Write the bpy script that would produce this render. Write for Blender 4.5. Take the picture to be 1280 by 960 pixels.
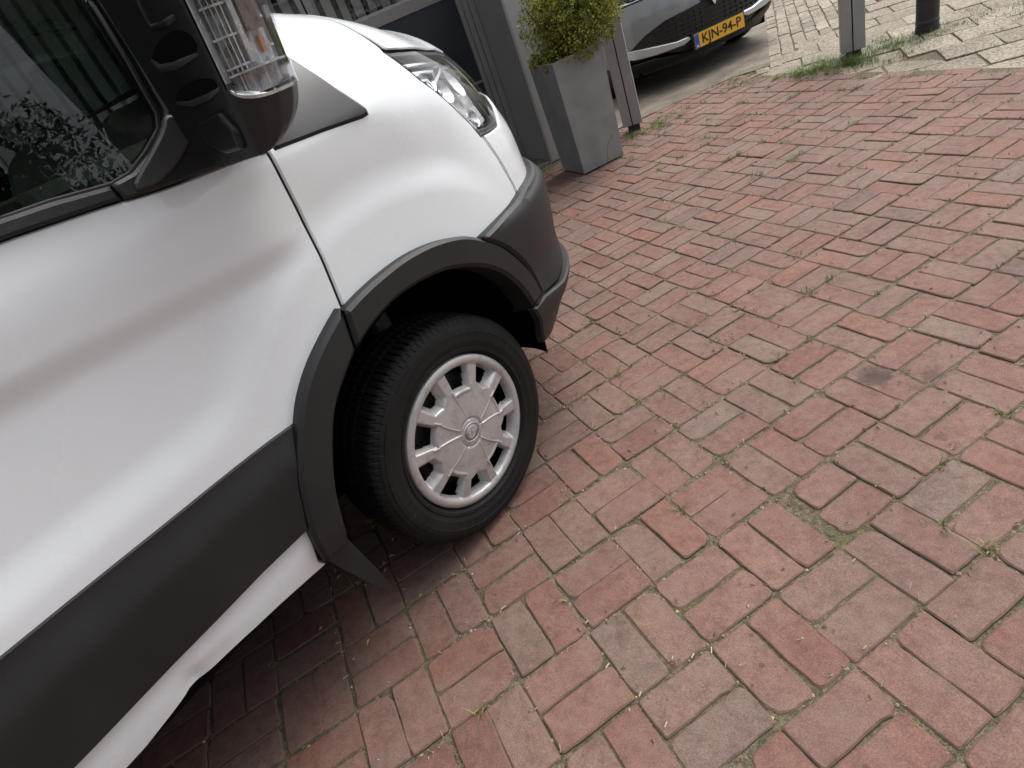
import bpy, bmesh, math, random
import numpy as np
from mathutils import Matrix, Vector
from mathutils.geometry import delaunay_2d_cdt

for o in list(bpy.data.objects):
    bpy.data.objects.remove(o)
SC = bpy.context.scene
COL = SC.collection
R = math.radians
rng = random.Random(7)
nrg = np.random.default_rng(7)

# ------------------------------------------------------------------ camera
CAM = np.array([0.063921, -0.883710, 1.298138])
ROT = np.array([[0.839276, -0.424571, -0.339639],
                [-0.504817, -0.376503, -0.776792],
                [0.201928, 0.823399, -0.530320]])       # rows: right, down, forward
cd = bpy.data.cameras.new('camera')
cam = bpy.data.objects.new('camera', cd)
COL.objects.link(cam)
m = Matrix.Identity(4)
for i in range(3):
    m[i][0], m[i][1], m[i][2], m[i][3] = ROT[0][i], -ROT[1][i], -ROT[2][i], CAM[i]
cam.matrix_world = m
cd.sensor_width = 36.0
cd.lens = 739.03 / 1280 * 36
cd.clip_start = 0.02
cd.clip_end = 9000
SC.camera = cam

# ------------------------------------------------------------------ sky, sun, exposure
SUN_EL, SUN_AZ = 60, 72       # soft sun high over the yard, azimuth from +Y towards +X
w = bpy.data.worlds.new('World')
SC.world = w
w.use_nodes = True
nt = w.node_tree
nt.nodes.clear()
sky = nt.nodes.new('ShaderNodeTexSky')
sky.sky_type = 'NISHITA'
sky.sun_disc = False
sky.sun_elevation = R(SUN_EL)
sky.sun_rotation = R(SUN_AZ)
sky.air_density = 1.0
sky.dust_density = 6.0
sky.ozone_density = 1.0
hs = nt.nodes.new('ShaderNodeHueSaturation')
hs.inputs['Saturation'].default_value = 0.36
bg = nt.nodes.new('ShaderNodeBackground')
bg.inputs['Strength'].default_value = 0.15
wo = nt.nodes.new('ShaderNodeOutputWorld')
nt.links.new(sky.outputs[0], hs.inputs['Color'])
nt.links.new(hs.outputs[0], bg.inputs['Color'])
nt.links.new(bg.outputs[0], wo.inputs['Surface'])
sd = bpy.data.lights.new('sun', 'SUN')
sd.energy = 0.85
sd.angle = R(55)
sd.color = (1.0, 0.985, 0.965)
so = bpy.data.objects.new('sun', sd)
COL.objects.link(so)
sdir = Vector((math.sin(R(SUN_AZ)) * math.cos(R(SUN_EL)), math.cos(R(SUN_AZ)) * math.cos(R(SUN_EL)), math.sin(R(SUN_EL))))
so.rotation_euler = sdir.to_track_quat('Z', 'Y').to_euler()
so.location = sdir * 40
SC.view_settings.view_transform = 'Standard'
SC.view_settings.look = 'None'
SC.view_settings.gamma = 1.0
SC.view_settings.exposure = 0.78
SC.render.resolution_x, SC.render.resolution_y = 1024, 768


# ================================================================== materials
def new_mat(name):
    mt = bpy.data.materials.new(name)
    mt.use_nodes = True
    n = mt.node_tree
    n.nodes.clear()
    out = n.nodes.new('ShaderNodeOutputMaterial')
    b = n.nodes.new('ShaderNodeBsdfPrincipled')
    n.links.new(b.outputs[0], out.inputs['Surface'])
    return mt, n, b, out


def nd(n, kind, **kw):
    x = n.nodes.new(kind)
    for k, v in kw.items():
        if hasattr(x, k):
            setattr(x, k, v)
        else:
            x.inputs[k].default_value = v
    return x


def coords(n, obj=True):
    t = n.nodes.new('ShaderNodeTexCoord')
    return t.outputs['Object' if obj else 'Generated']


def noise(n, vec, scale, detail=4, rough=0.55):
    x = nd(n, 'ShaderNodeTexNoise')
    x.inputs['Scale'].default_value = scale
    x.inputs['Detail'].default_value = detail
    x.inputs['Roughness'].default_value = rough
    n.links.new(vec, x.inputs['Vector'])
    return x.outputs['Fac']


def ramp(n, fac, stops, interp='LINEAR'):
    x = n.nodes.new('ShaderNodeValToRGB')
    x.color_ramp.interpolation = interp
    e = x.color_ramp.elements
    while len(e) < len(stops):
        e.new(0.5)
    for el, (p, c) in zip(e, stops):
        el.position = p
        el.color = (*c, 1) if len(c) == 3 else c
    n.links.new(fac, x.inputs['Fac'])
    return x.outputs['Color']


def mix(n, fac, a, b, mode='MIX'):
    x = n.nodes.new('ShaderNodeMix')
    x.data_type = 'RGBA'
    x.blend_type = mode
    for s, v in ((0, fac), (6, a), (7, b)):
        if hasattr(v, 'links'):
            n.links.new(v, x.inputs[s])
        elif isinstance(v, tuple):
            x.inputs[s].default_value = (*v, 1)
        else:
            x.inputs[s].default_value = v
    return x.outputs[2]


def math_n(n, op, a, b=None):
    x = n.nodes.new('ShaderNodeMath')
    x.operation = op
    for i, v in enumerate((a, b)):
        if v is None:
            continue
        if hasattr(v, 'links'):
            n.links.new(v, x.inputs[i])
        else:
            x.inputs[i].default_value = v
    return x.outputs[0]


def bump(n, b, height, strength, dist):
    x = n.nodes.new('ShaderNodeBump')
    x.inputs['Strength'].default_value = strength
    x.inputs['Distance'].default_value = dist
    n.links.new(height, x.inputs['Height'])
    n.links.new(x.outputs[0], b.inputs['Normal'])


M = {}


def simple(name, col, rough=0.5, metal=0.0, coat=0.0, vary=0.0, scale=20.0, bmp=0.0, bscale=300.0, spec=0.5):
    mt, n, b, out = new_mat(name)
    b.inputs['Roughness'].default_value = rough
    b.inputs['Metallic'].default_value = metal
    b.inputs['Coat Weight'].default_value = coat
    b.inputs['Coat Roughness'].default_value = 0.04
    b.inputs['Specular IOR Level'].default_value = spec
    c = coords(n)
    if vary > 0:
        f = noise(n, c, scale, 5)
        lo = tuple(x * (1 - vary) for x in col)
        hi = tuple(min(1, x * (1 + vary)) for x in col)
        n.links.new(ramp(n, f, [(0.3, lo), (0.7, hi)]), b.inputs['Base Color'])
        rr = ramp(n, f, [(0.3, (rough * 0.85,) * 3), (0.7, (min(1, rough * 1.15),) * 3)])
        n.links.new(rr, b.inputs['Roughness'])
    else:
        b.inputs['Base Color'].default_value = (*col, 1)
    if bmp > 0:
        bump(n, b, noise(n, c, bscale, 3), bmp, 0.002)
    M[name] = mt
    return mt


simple('white_paint', (0.755, 0.797, 0.822), 0.28, coat=0.8, vary=0.005, scale=3)
def paint_mat():
    mt = M['white_paint']
    n = mt.node_tree
    b = next(x for x in n.nodes if x.type == 'BSDF_PRINCIPLED')
    old = b.inputs['Base Color'].links[0].from_socket
    c = coords(n)
    sp = ramp(n, noise(n, c, 210, 3, 0.6), [(0.66, (0, 0, 0)), (0.74, (0.35, 0.35, 0.35))])
    patch = ramp(n, noise(n, c, 4.5, 4, 0.6), [(0.48, (0, 0, 0)), (0.72, (1, 1, 1))])
    col = mix(n, math_n(n, 'MULTIPLY', sp, patch), old, (0.33, 0.29, 0.25))
    film = ramp(n, noise(n, c, 9, 5, 0.7), [(0.5, (0, 0, 0)), (0.8, (0.045, 0.045, 0.045))])
    col = mix(n, film, col, (0.45, 0.42, 0.38))
    n.links.new(col, b.inputs['Base Color'])


paint_mat()
simple('black_plastic', (0.0095, 0.0098, 0.0105), 0.52, vary=0.35, scale=5, bmp=0.4, bscale=520)
simple('smooth_black', (0.008, 0.0083, 0.009), 0.40, vary=0.15, scale=9, bmp=0.15, bscale=700)
simple('grey_plastic', (0.030, 0.030, 0.032), 0.48, vary=0.1, scale=9, bmp=0.2, bscale=700)
simple('void_black', (0.004, 0.004, 0.004), 0.9, spec=0.1)
simple('interior', (0.02, 0.02, 0.021), 0.7, vary=0.2)
simple('chrome', (0.75, 0.76, 0.78), 0.12, metal=1.0)
simple('reflector', (0.62, 0.64, 0.66), 0.25, metal=0.5, vary=0.25, scale=60)
simple('amber', (0.50, 0.20, 0.09), 0.35)
simple('lamp_shade', (0.16, 0.115, 0.10), 0.3, vary=0.3, scale=80)
simple('grey_frame', (0.23, 0.226, 0.213), 0.45, vary=0.06, scale=5)
simple('grey_wall', (0.34, 0.333, 0.315), 0.6, vary=0.05, scale=4, bmp=0.1, bscale=200)
simple('navy', (0.020, 0.026, 0.036), 0.35, vary=0.1, scale=4)
simple('curtain', (0.55, 0.53, 0.49), 0.9, vary=0.12, scale=8)
simple('post_grey', (0.32, 0.312, 0.30), 0.5, vary=0.08, scale=14, bmp=0.1)
simple('post_black', (0.02, 0.02, 0.02), 0.55, vary=0.6, scale=22, bmp=0.3, bscale=120)
simple('car_grey', (0.22, 0.232, 0.24), 0.34, metal=0.35, coat=0.8, vary=0.04, scale=3)
simple('blade_silver', (0.50, 0.52, 0.54), 0.28, metal=0.6)
simple('plate_yellow', (0.80, 0.42, 0.03), 0.4)
simple('plate_blue', (0.02, 0.09, 0.42), 0.4)
simple('plate_black', (0.012, 0.012, 0.012), 0.4)
simple('plate_white', (0.8, 0.8, 0.8), 0.4)
simple('bark', (0.09, 0.07, 0.05), 0.9, vary=0.4, scale=20, bmp=0.6, bscale=40)
simple('soil', (0.035, 0.028, 0.02), 0.95, vary=0.5, scale=60, bmp=0.6, bscale=90)
simple('render_wall', (0.55, 0.53, 0.5), 0.8, vary=0.08, scale=2)
simple('roof_tile', (0.11, 0.07, 0.06), 0.7, vary=0.2, scale=6)
simple('pebble', (0.55, 0.52, 0.47), 0.8, vary=0.2, scale=40)
simple('straw', (0.36, 0.28, 0.17), 0.9, vary=0.3, scale=60)
simple('leaf_dry', (0.20, 0.13, 0.075), 0.85, vary=0.35, scale=40)
simple('steel_rim', (0.05, 0.048, 0.045), 0.55, metal=0.4, vary=0.3, scale=25)
simple('seal_gap_black', (0.012, 0.012, 0.012), 0.6)  # rubber seals, and the strips that paint shade into panel gaps


def facet_mat():
    mt, n, b, out = new_mat('lamp_facets')
    c = coords(n)
    v = n.nodes.new('ShaderNodeTexVoronoi')
    v.inputs['Scale'].default_value = 75
    n.links.new(c, v.inputs['Vector'])
    s_ = n.nodes.new('ShaderNodeSeparateColor')
    n.links.new(v.outputs['Color'], s_.inputs[0])
    n.links.new(ramp(n, s_.outputs[0], [(0, (0.45, 0.46, 0.48)), (1, (0.85, 0.86, 0.88))]), b.inputs['Base Color'])
    b.inputs['Metallic'].default_value = 0.45
    b.inputs['Roughness'].default_value = 0.2
    bump(n, b, s_.outputs[1], 0.5, 0.006)
    M['lamp_facets'] = mt


facet_mat()


def leaf_mat(name, stops, attr='rnd', trans=0.25):
    mt, n, b, out = new_mat(name)
    a = n.nodes.new('ShaderNodeAttribute')
    a.attribute_name = attr
    n.links.new(ramp(n, a.outputs['Fac'], stops), b.inputs['Base Color'])
    b.inputs['Roughness'].default_value = 0.6
    b.inputs['Subsurface Weight'].default_value = 0.0
    tr = n.nodes.new('ShaderNodeBsdfTranslucent')
    n.links.new(ramp(n, a.outputs['Fac'], stops), tr.inputs['Color'])
    mx = n.nodes.new('ShaderNodeMixShader')
    mx.inputs[0].default_value = trans
    n.links.new(b.outputs[0], mx.inputs[1])
    n.links.new(tr.outputs[0], mx.inputs[2])
    n.links.new(mx.outputs[0], out.inputs['Surface'])
    M[name] = mt


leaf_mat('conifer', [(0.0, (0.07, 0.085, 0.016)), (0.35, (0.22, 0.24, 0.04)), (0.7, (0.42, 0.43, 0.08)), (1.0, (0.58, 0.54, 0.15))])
leaf_mat('grass_blade', [(0.0, (0.075, 0.13, 0.028)), (0.6, (0.16, 0.22, 0.055)), (1.0, (0.34, 0.30, 0.13))])
leaf_mat('tree_leaf', [(0.0, (0.022, 0.042, 0.014)), (1.0, (0.06, 0.09, 0.03))])
leaf_mat('joint_litter', [(0.0, (0.10, 0.085, 0.05)), (0.5, (0.24, 0.19, 0.11)), (1.0, (0.45, 0.38, 0.27))], trans=0.05)


def glass(name, tint, rough=0.0, f0=0.04):
    mt, n, b, out = new_mat(name)
    n.nodes.remove(b)
    t = nd(n, 'ShaderNodeBsdfTransparent')
    t.inputs['Color'].default_value = (*tint, 1)
    g = nd(n, 'ShaderNodeBsdfGlossy')
    g.inputs['Roughness'].default_value = rough
    lw = nd(n, 'ShaderNodeLayerWeight')
    lw.inputs['Blend'].default_value = 0.5
    sch = math_n(n, 'ADD', math_n(n, 'MULTIPLY', math_n(n, 'POWER', lw.outputs['Facing'], 5.0), 1 - f0), f0)
    mx = nd(n, 'ShaderNodeMixShader')
    n.links.new(sch, mx.inputs[0])
    n.links.new(t.outputs[0], mx.inputs[1])
    n.links.new(g.outputs[0], mx.inputs[2])
    n.links.new(mx.outputs[0], out.inputs['Surface'])
    M[name] = mt


glass('window_glass', (0.36, 0.43, 0.39), 0.0, 0.05)
glass('pane_glass', (0.80, 0.82, 0.82), 0.0, 0.05)
glass('lamp_lens', (0.93, 0.94, 0.95), 0.02, 0.03)


def brick_mat(name, source):
    mt, n, b, out = new_mat(name)
    if source == 'object':
        oi = n.nodes.new('ShaderNodeObjectInfo')
        rnd = oi.outputs['Random']
    else:
        a = n.nodes.new('ShaderNodeAttribute')
        a.attribute_name = 'rnd'
        rnd = a.outputs['Fac']
    geo = n.nodes.new('ShaderNodeNewGeometry')
    pos = geo.outputs['Position']
    base = ramp(n, rnd, [(0.0, (0.144, 0.073, 0.059)), (0.14, (0.163, 0.084, 0.067)), (0.28, (0.152, 0.085, 0.069)),
                         (0.42, (0.166, 0.093, 0.076)), (0.56, (0.149, 0.091, 0.075)), (0.70, (0.158, 0.105, 0.086)),
                         (0.82, (0.168, 0.086, 0.067)), (0.92, (0.180, 0.085, 0.063)), (0.96, (0.149, 0.103, 0.086)), (1.0, (0.131, 0.081, 0.071))])
    big = noise(n, pos, 2.2, 3)
    base = mix(n, 1.0, base, ramp(n, big, [(0.3, (0.86, 0.86, 0.87)), (0.7, (1.12, 1.10, 1.08))]), 'MULTIPLY')
    mid = noise(n, pos, 34, 6, 0.65)
    base = mix(n, 1.0, base, ramp(n, mid, [(0.28, (0.68, 0.67, 0.68)), (0.5, (1, 1, 1)), (0.75, (1.26, 1.28, 1.29))]), 'MULTIPLY')
    # grey lime and dust film on the worn tops
    film = ramp(n, noise(n, pos, 7.5, 5, 0.6), [(0.42, (0, 0, 0)), (0.72, (0.45, 0.45, 0.45))])
    base = mix(n, film, base, (0.205, 0.150, 0.125))
    # fine grain
    fine = noise(n, pos, 300, 4, 0.75)
    base = mix(n, 1.0, base, ramp(n, fine, [(0.28, (0.60, 0.60, 0.60)), (0.5, (1, 1, 1)), (0.74, (1.52, 1.50, 1.46))]), 'MULTIPLY')
    # light quartz grains
    v = n.nodes.new('ShaderNodeTexVoronoi')
    v.inputs['Scale'].default_value = 260
    n.links.new(pos, v.inputs['Vector'])
    grains = ramp(n, v.outputs['Distance'], [(0.10, (1, 1, 1)), (0.17, (0, 0, 0))])
    sel = n.nodes.new('ShaderNodeSeparateColor')
    n.links.new(v.outputs['Color'], sel.inputs[0])
    pick = ramp(n, sel.outputs[0], [(0.86, (0, 0, 0)), (0.9, (0.7, 0.7, 0.7))])
    base = mix(n, math_n(n, 'MULTIPLY', grains, pick), base, (0.40, 0.35, 0.30))
    # dark pits and gum spots
    v2 = n.nodes.new('ShaderNodeTexVoronoi')
    v2.inputs['Scale'].default_value = 30
    v2.inputs['Randomness'].default_value = 1.0
    wv = n.nodes.new('ShaderNodeVectorMath')
    wv.operation = 'ADD'
    nz = nd(n, 'ShaderNodeTexNoise')
    nz.inputs['Scale'].default_value = 60
    n.links.new(pos, nz.inputs['Vector'])
    sc_ = n.nodes.new('ShaderNodeVectorMath')
    sc_.operation = 'SCALE'
    sc_.inputs['Scale'].default_value = 0.012
    n.links.new(nz.outputs['Color'], sc_.inputs[0])
    n.links.new(pos, wv.inputs[0])
    n.links.new(sc_.outputs[0], wv.inputs[1])
    n.links.new(wv.outputs[0], v2.inputs['Vector'])
    s2 = n.nodes.new('ShaderNodeSeparateColor')
    n.links.new(v2.outputs['Color'], s2.inputs[0])
    size = math_n(n, 'MULTIPLY', s2.outputs[1], 0.16)
    inside = math_n(n, 'LESS_THAN', v2.outputs['Distance'], size)
    few = math_n(n, 'GREATER_THAN', s2.outputs[0], 0.80)
    base = mix(n, math_n(n, 'MULTIPLY', math_n(n, 'MULTIPLY', inside, few), 0.62), base, (0.06, 0.035, 0.034))
    # broad damp or oily stains
    st = ramp(n, noise(n, pos, 5.2, 4, 0.5), [(0.66, (0, 0, 0)), (0.76, (0.5, 0.5, 0.5))])
    base = mix(n, st, base, (0.085, 0.055, 0.050))
    # the edges of a brick hold sand and moss below the worn top
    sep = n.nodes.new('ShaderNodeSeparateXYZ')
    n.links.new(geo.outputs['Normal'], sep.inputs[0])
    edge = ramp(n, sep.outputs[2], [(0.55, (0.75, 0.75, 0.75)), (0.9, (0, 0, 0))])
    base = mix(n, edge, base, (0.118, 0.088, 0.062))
    for cx, cy, rad, tone in ((1.363, 0.137, 0.060, 0.80), (1.45, 0.025, 0.040, 0.45), (1.246, -0.148, 0.022, 0.5), (1.02, -0.48, 0.018, 0.5)):
        dv = n.nodes.new('ShaderNodeVectorMath')
        dv.operation = 'DISTANCE'
        dv.inputs[1].default_value = (cx, cy, 0)
        n.links.new(wv.outputs[0], dv.inputs[0])
        wob = math_n(n, 'ADD', dv.outputs['Value'], math_n(n, 'MULTIPLY', math_n(n, 'SUBTRACT', mid, 0.5), 0.07))
        oil = ramp(n, wob, [(rad * 0.45, (tone, tone, tone)), (rad, (0, 0, 0))])
        base = mix(n, oil, base, (0.045, 0.030, 0.028))
    n.links.new(base, b.inputs['Base Color'])
    b.inputs['Roughness'].default_value = 0.82
    b.inputs['Specular IOR Level'].default_value = 0.35
    h = math_n(n, 'ADD', math_n(n, 'MULTIPLY', mid, 1.0), math_n(n, 'MULTIPLY', fine, 0.35))
    bump(n, b, h, 0.95, 0.0045)
    M[name] = mt


brick_mat('brick_face', 'object')
brick_mat('brick_face_many', 'attr')


def concrete_mat(name, source, tone):
    mt, n, b, out = new_mat(name)
    if source == 'object':
        rnd = n.nodes.new('ShaderNodeObjectInfo').outputs['Random']
    else:
        a = n.nodes.new('ShaderNodeAttribute')
        a.attribute_name = 'rnd'
        rnd = a.outputs['Fac']
    geo = n.nodes.new('ShaderNodeNewGeometry')
    pos = geo.outputs['Position']
    base = ramp(n, rnd, [(0, tuple(t * 0.82 for t in tone)), (1, tuple(t * 1.15 for t in tone))])
    base = mix(n, 1.0, base, ramp(n, noise(n, pos, 3, 5), [(0.3, (0.78, 0.77, 0.75)), (0.7, (1.15, 1.15, 1.15))]), 'MULTIPLY')
    v = n.nodes.new('ShaderNodeTexVoronoi')
    v.inputs['Scale'].default_value = 95
    n.links.new(pos, v.inputs['Vector'])
    s = n.nodes.new('ShaderNodeSeparateColor')
    n.links.new(v.outputs['Color'], s.inputs[0])
    base = mix(n, 1.0, base, ramp(n, s.outputs[0], [(0, (0.55, 0.53, 0.50)), (0.5, (1, 1, 1)), (1, (1.45, 1.42, 1.36))]), 'MULTIPLY')
    n.links.new(base, b.inputs['Base Color'])
    b.inputs['Roughness'].default_value = 0.9
    bump(n, b, v.outputs['Distance'], 0.6, 0.006)
    M[name] = mt


concrete_mat('concrete', 'object', (0.235, 0.208, 0.165))
concrete_mat('concrete_many', 'attr', (0.235, 0.208, 0.165))


def bed_mat():
    mt, n, b, out = new_mat('joint_sand')
    geo = n.nodes.new('ShaderNodeNewGeometry')
    pos = geo.outputs['Position']
    f = noise(n, pos, 55, 5, 0.7)
    c = ramp(n, f, [(0.25, (0.045, 0.035, 0.024)), (0.5, (0.105, 0.085, 0.057)), (0.75, (0.21, 0.175, 0.12))])
    moss = ramp(n, noise(n, pos, 3.2, 4, 0.6), [(0.50, (0, 0, 0)), (0.68, (0.7, 0.7, 0.7))])
    c = mix(n, moss, c, ramp(n, f, [(0.3, (0.030, 0.034, 0.012)), (0.7, (0.10, 0.105, 0.04))]))
    g = noise(n, pos, 330, 2)
    c = mix(n, 1.0, c, ramp(n, g, [(0.35, (0.6, 0.6, 0.6)), (0.66, (1.6, 1.55, 1.5))]), 'MULTIPLY')
    n.links.new(c, b.inputs['Base Color'])
    b.inputs['Roughness'].default_value = 0.95
    bump(n, b, math_n(n, 'ADD', f, g), 1.0, 0.005)
    M['joint_sand'] = mt


bed_mat()


def slab_mat():
    mt, n, b, out = new_mat('old_concrete')
    geo = n.nodes.new('ShaderNodeNewGeometry')
    pos = geo.outputs['Position']
    f = noise(n, pos, 4, 6, 0.65)
    c = ramp(n, f, [(0.28, (0.075, 0.063, 0.048)), (0.52, (0.15, 0.128, 0.10)), (0.76, (0.24, 0.21, 0.168))])
    g = noise(n, pos, 160, 3)
    c = mix(n, 1.0, c, ramp(n, g, [(0.3, (0.75, 0.75, 0.75)), (0.7, (1.3, 1.3, 1.3))]), 'MULTIPLY')
    n.links.new(c, b.inputs['Base Color'])
    b.inputs['Roughness'].default_value = 0.9
    bump(n, b, math_n(n, 'ADD', f, g), 0.5, 0.005)
    M['old_concrete'] = mt


slab_mat()


def planter_mat():
    mt, n, b, out = new_mat('zinc_grey')
    c = coords(n)
    f = noise(n, c, 6, 6, 0.6)
    col = ramp(n, f, [(0.25, (0.20, 0.212, 0.212)), (0.75, (0.30, 0.31, 0.306))])
    # scuffs: thin wavy dark lines
    wv = n.nodes.new('ShaderNodeTexWave')
    wv.inputs['Scale'].default_value = 2.2
    wv.inputs['Distortion'].default_value = 14
    wv.inputs['Detail'].default_value = 2
    n.links.new(c, wv.inputs['Vector'])
    ln = ramp(n, wv.outputs['Fac'], [(0.0, (0.6, 0.6, 0.6)), (0.018, (0, 0, 0))])
    gate = ramp(n, noise(n, c, 3.1, 2), [(0.55, (0, 0, 0)), (0.62, (1, 1, 1))])
    col = mix(n, math_n(n, 'MULTIPLY', ln, gate), col, (0.045, 0.045, 0.045))
    mp = n.nodes.new('ShaderNodeMapping')
    mp.inputs['Scale'].default_value = (5, 5, 0.9)
    n.links.new(c, mp.inputs['Vector'])
    st = ramp(n, noise(n, mp.outputs[0], 1.6, 5, 0.6), [(0.35, (0.90, 0.90, 0.90)), (0.65, (1.05, 1.05, 1.05))])
    col = mix(n, 1.0, col, st, 'MULTIPLY')
    n.links.new(col, b.inputs['Base Color'])
    b.inputs['Roughness'].default_value = 0.5
    b.inputs['Metallic'].default_value = 0.15
    M['zinc_grey'] = mt


planter_mat()


def tyre_mat():
    mt, n, b, out = new_mat('rubber')
    c = coords(n)
    f = noise(n, c, 9, 6, 0.6)
    n.links.new(ramp(n, f, [(0.3, (0.006, 0.006, 0.0062)), (0.75, (0.013, 0.0125, 0.012))]), b.inputs['Base Color'])
    b.inputs['Roughness'].default_value = 0.7
    b.inputs['Specular IOR Level'].default_value = 0.3
    bump(n, b, noise(n, c, 420, 3), 0.15, 0.002)
    M['rubber'] = mt


tyre_mat()


def hub_mat():
    mt, n, b, out = new_mat('hub_silver')
    c = coords(n)
    f = noise(n, c, 14, 6, 0.6)
    col = ramp(n, f, [(0.25, (0.41, 0.405, 0.40)), (0.7, (0.52, 0.515, 0.51))])
    d = ramp(n, noise(n, c, 45, 5, 0.7), [(0.52, (0, 0, 0)), (0.74, (0.55, 0.55, 0.55))])
    col = mix(n, d, col, (0.17, 0.135, 0.105))
    n.links.new(col, b.inputs['Base Color'])
    b.inputs['Metallic'].default_value = 0.35
    b.inputs['Roughness'].default_value = 0.36
    M['hub_silver'] = mt


hub_mat()
simple('ground_soil', (0.10, 0.095, 0.085), 0.95, vary=0.3, scale=0.7)


# ================================================================== mesh helpers
def tag(o, label=None, cat=None, group=None, kind=None):
    if label:
        o['label'] = label
    if cat:
        o['category'] = cat
    if group:
        o['group'] = group
    if kind:
        o['kind'] = kind
    return o


def empty(name, loc=(0, 0, 0), rz=0.0):
    o = bpy.data.objects.new(name, None)
    COL.objects.link(o)
    o.location = loc
    o.rotation_euler = (0, 0, rz)
    o.empty_display_size = 0.1
    return o


def link(name, me, mat=None, parent=None):
    o = bpy.data.objects.new(name, me)
    COL.objects.link(o)
    if mat is not None and not me.materials:
        me.materials.append(M[mat] if isinstance(mat, str) else mat)
    if parent is not None:
        o.parent = parent
    return o


def mesh_from(name, v, f, smooth=False):
    me = bpy.data.meshes.new(name)
    me.from_pydata([tuple(map(float, p)) for p in v], [], [tuple(map(int, q)) for q in f])
    me.validate()
    if smooth:
        me.polygons.foreach_set('use_smooth', [True] * len(me.polygons))
    me.update()
    return me


def obj(name, v, f, mat, parent=None, smooth=False):
    return link(name, mesh_from(name, v, f, smooth), mat, parent)


class MB:
    """collects simple shapes into one mesh"""
    def __init__(self):
        self.v, self.f = [], []

    def add(self, v, f):
        k = len(self.v)
        self.v += [tuple(p) for p in v]
        self.f += [tuple(i + k for i in q) for q in f]
        return self

    def box(self, a, b):
        (x0, y0, z0), (x1, y1, z1) = a, b
        v = [(x0, y0, z0), (x1, y0, z0), (x1, y1, z0), (x0, y1, z0), (x0, y0, z1), (x1, y0, z1), (x1, y1, z1), (x0, y1, z1)]
        return self.add(v, [(0, 3, 2, 1), (4, 5, 6, 7), (0, 1, 5, 4), (1, 2, 6, 5), (2, 3, 7, 6), (3, 0, 4, 7)])

    def tube(self, pts, r, n=8, cap=True):
        pts = [Vector(p) for p in pts]
        rs = r if isinstance(r, (list, tuple)) else [r] * len(pts)
        v, f = [], []
        for i, p in enumerate(pts):
            d = (pts[min(i + 1, len(pts) - 1)] - pts[max(i - 1, 0)]).normalized()
            a = d.orthogonal().normalized() if i == 0 else (a - d * a.dot(d)).normalized()
            b = d.cross(a)
            for k in range(n):
                t = 2 * math.pi * k / n
                v.append(p + rs[i] * (math.cos(t) * a + math.sin(t) * b))
        for i in range(len(pts) - 1):
            for k in range(n):
                k2 = (k + 1) % n
                f.append((i * n + k, i * n + k2, (i + 1) * n + k2, (i + 1) * n + k))
        if cap:
            f.append(tuple(range(n - 1, -1, -1)))
            f.append(tuple(range((len(pts) - 1) * n, len(pts) * n)))
        return self.add(v, f)

    def build(self, name, mat, parent=None, smooth=False, bevel=0.0, seg=2):
        me = mesh_from(name, self.v, self.f, smooth)
        if bevel > 0:
            bm = bmesh.new()
            bm.from_mesh(me)
            bmesh.ops.bevel(bm, geom=list(bm.edges), offset=bevel, segments=seg, affect='EDGES', profile=0.5, clamp_overlap=True)
            bm.to_mesh(me)
            bm.free()
        return link(name, me, mat, parent)


def loft(rings, close=True, cap=True):
    n = len(rings[0])
    v = [p for r in rings for p in r]
    f = []
    for i in range(len(rings) - 1):
        for k in range(n if close else n - 1):
            k2 = (k + 1) % n
            f.append((i * n + k, i * n + k2, (i + 1) * n + k2, (i + 1) * n + k))
    if cap and close:
        f.append(tuple(range(n - 1, -1, -1)))
        f.append(tuple(range((len(rings) - 1) * n, len(rings) * n)))
    return v, f


def lathe_y(profile, n, fn=None):
    """profile of (radius, y) revolved round the y axis"""
    v, f = [], []
    k = len(profile)
    for i in range(n):
        t = 2 * math.pi * i / n
        for j, (r, y) in enumerate(profile):
            if fn:
                r, y = fn(i, j, r, y)
            v.append((r * math.cos(t), y, r * math.sin(t)))
    for i in range(n):
        i2 = (i + 1) % n
        for j in range(k - 1):
            f.append((i * k + j, i * k + j + 1, i2 * k + j + 1, i2 * k + j))
    return v, f


def set_attr(me, vals, name='rnd', domain='POINT'):
    a = me.attributes.new(name, 'FLOAT', domain)
    a.data.foreach_set('value', np.asarray(vals, np.float32))


def project(p):
    q = (np.atleast_2d(p) - CAM) @ ROT.T
    with np.errstate(all='ignore'):
        return 640 + 739.03 * q[:, 0] / q[:, 2], 480 + 739.03 * q[:, 1] / q[:, 2], q[:, 2]


# ================================================================== ground
g = obj('ground', [(-3000, -3000, -0.03), (3000, -3000, -0.03), (3000, 3000, -0.03), (-3000, 3000, -0.03)], [(0, 1, 2, 3)], 'ground_soil')
tag(g, 'bare grey-brown ground around the paved yard', 'ground', kind='structure')

BU, BV = 0.1985, 0.2030        # block pitch along the two directions of the basket weave
VAN_O = np.array([0.232, 0.519, 0.0])
VAN_YAW = R(27.0)


def red_edge(y):
    return 3.89 + 0.075 * (y - 1.21)


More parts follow.
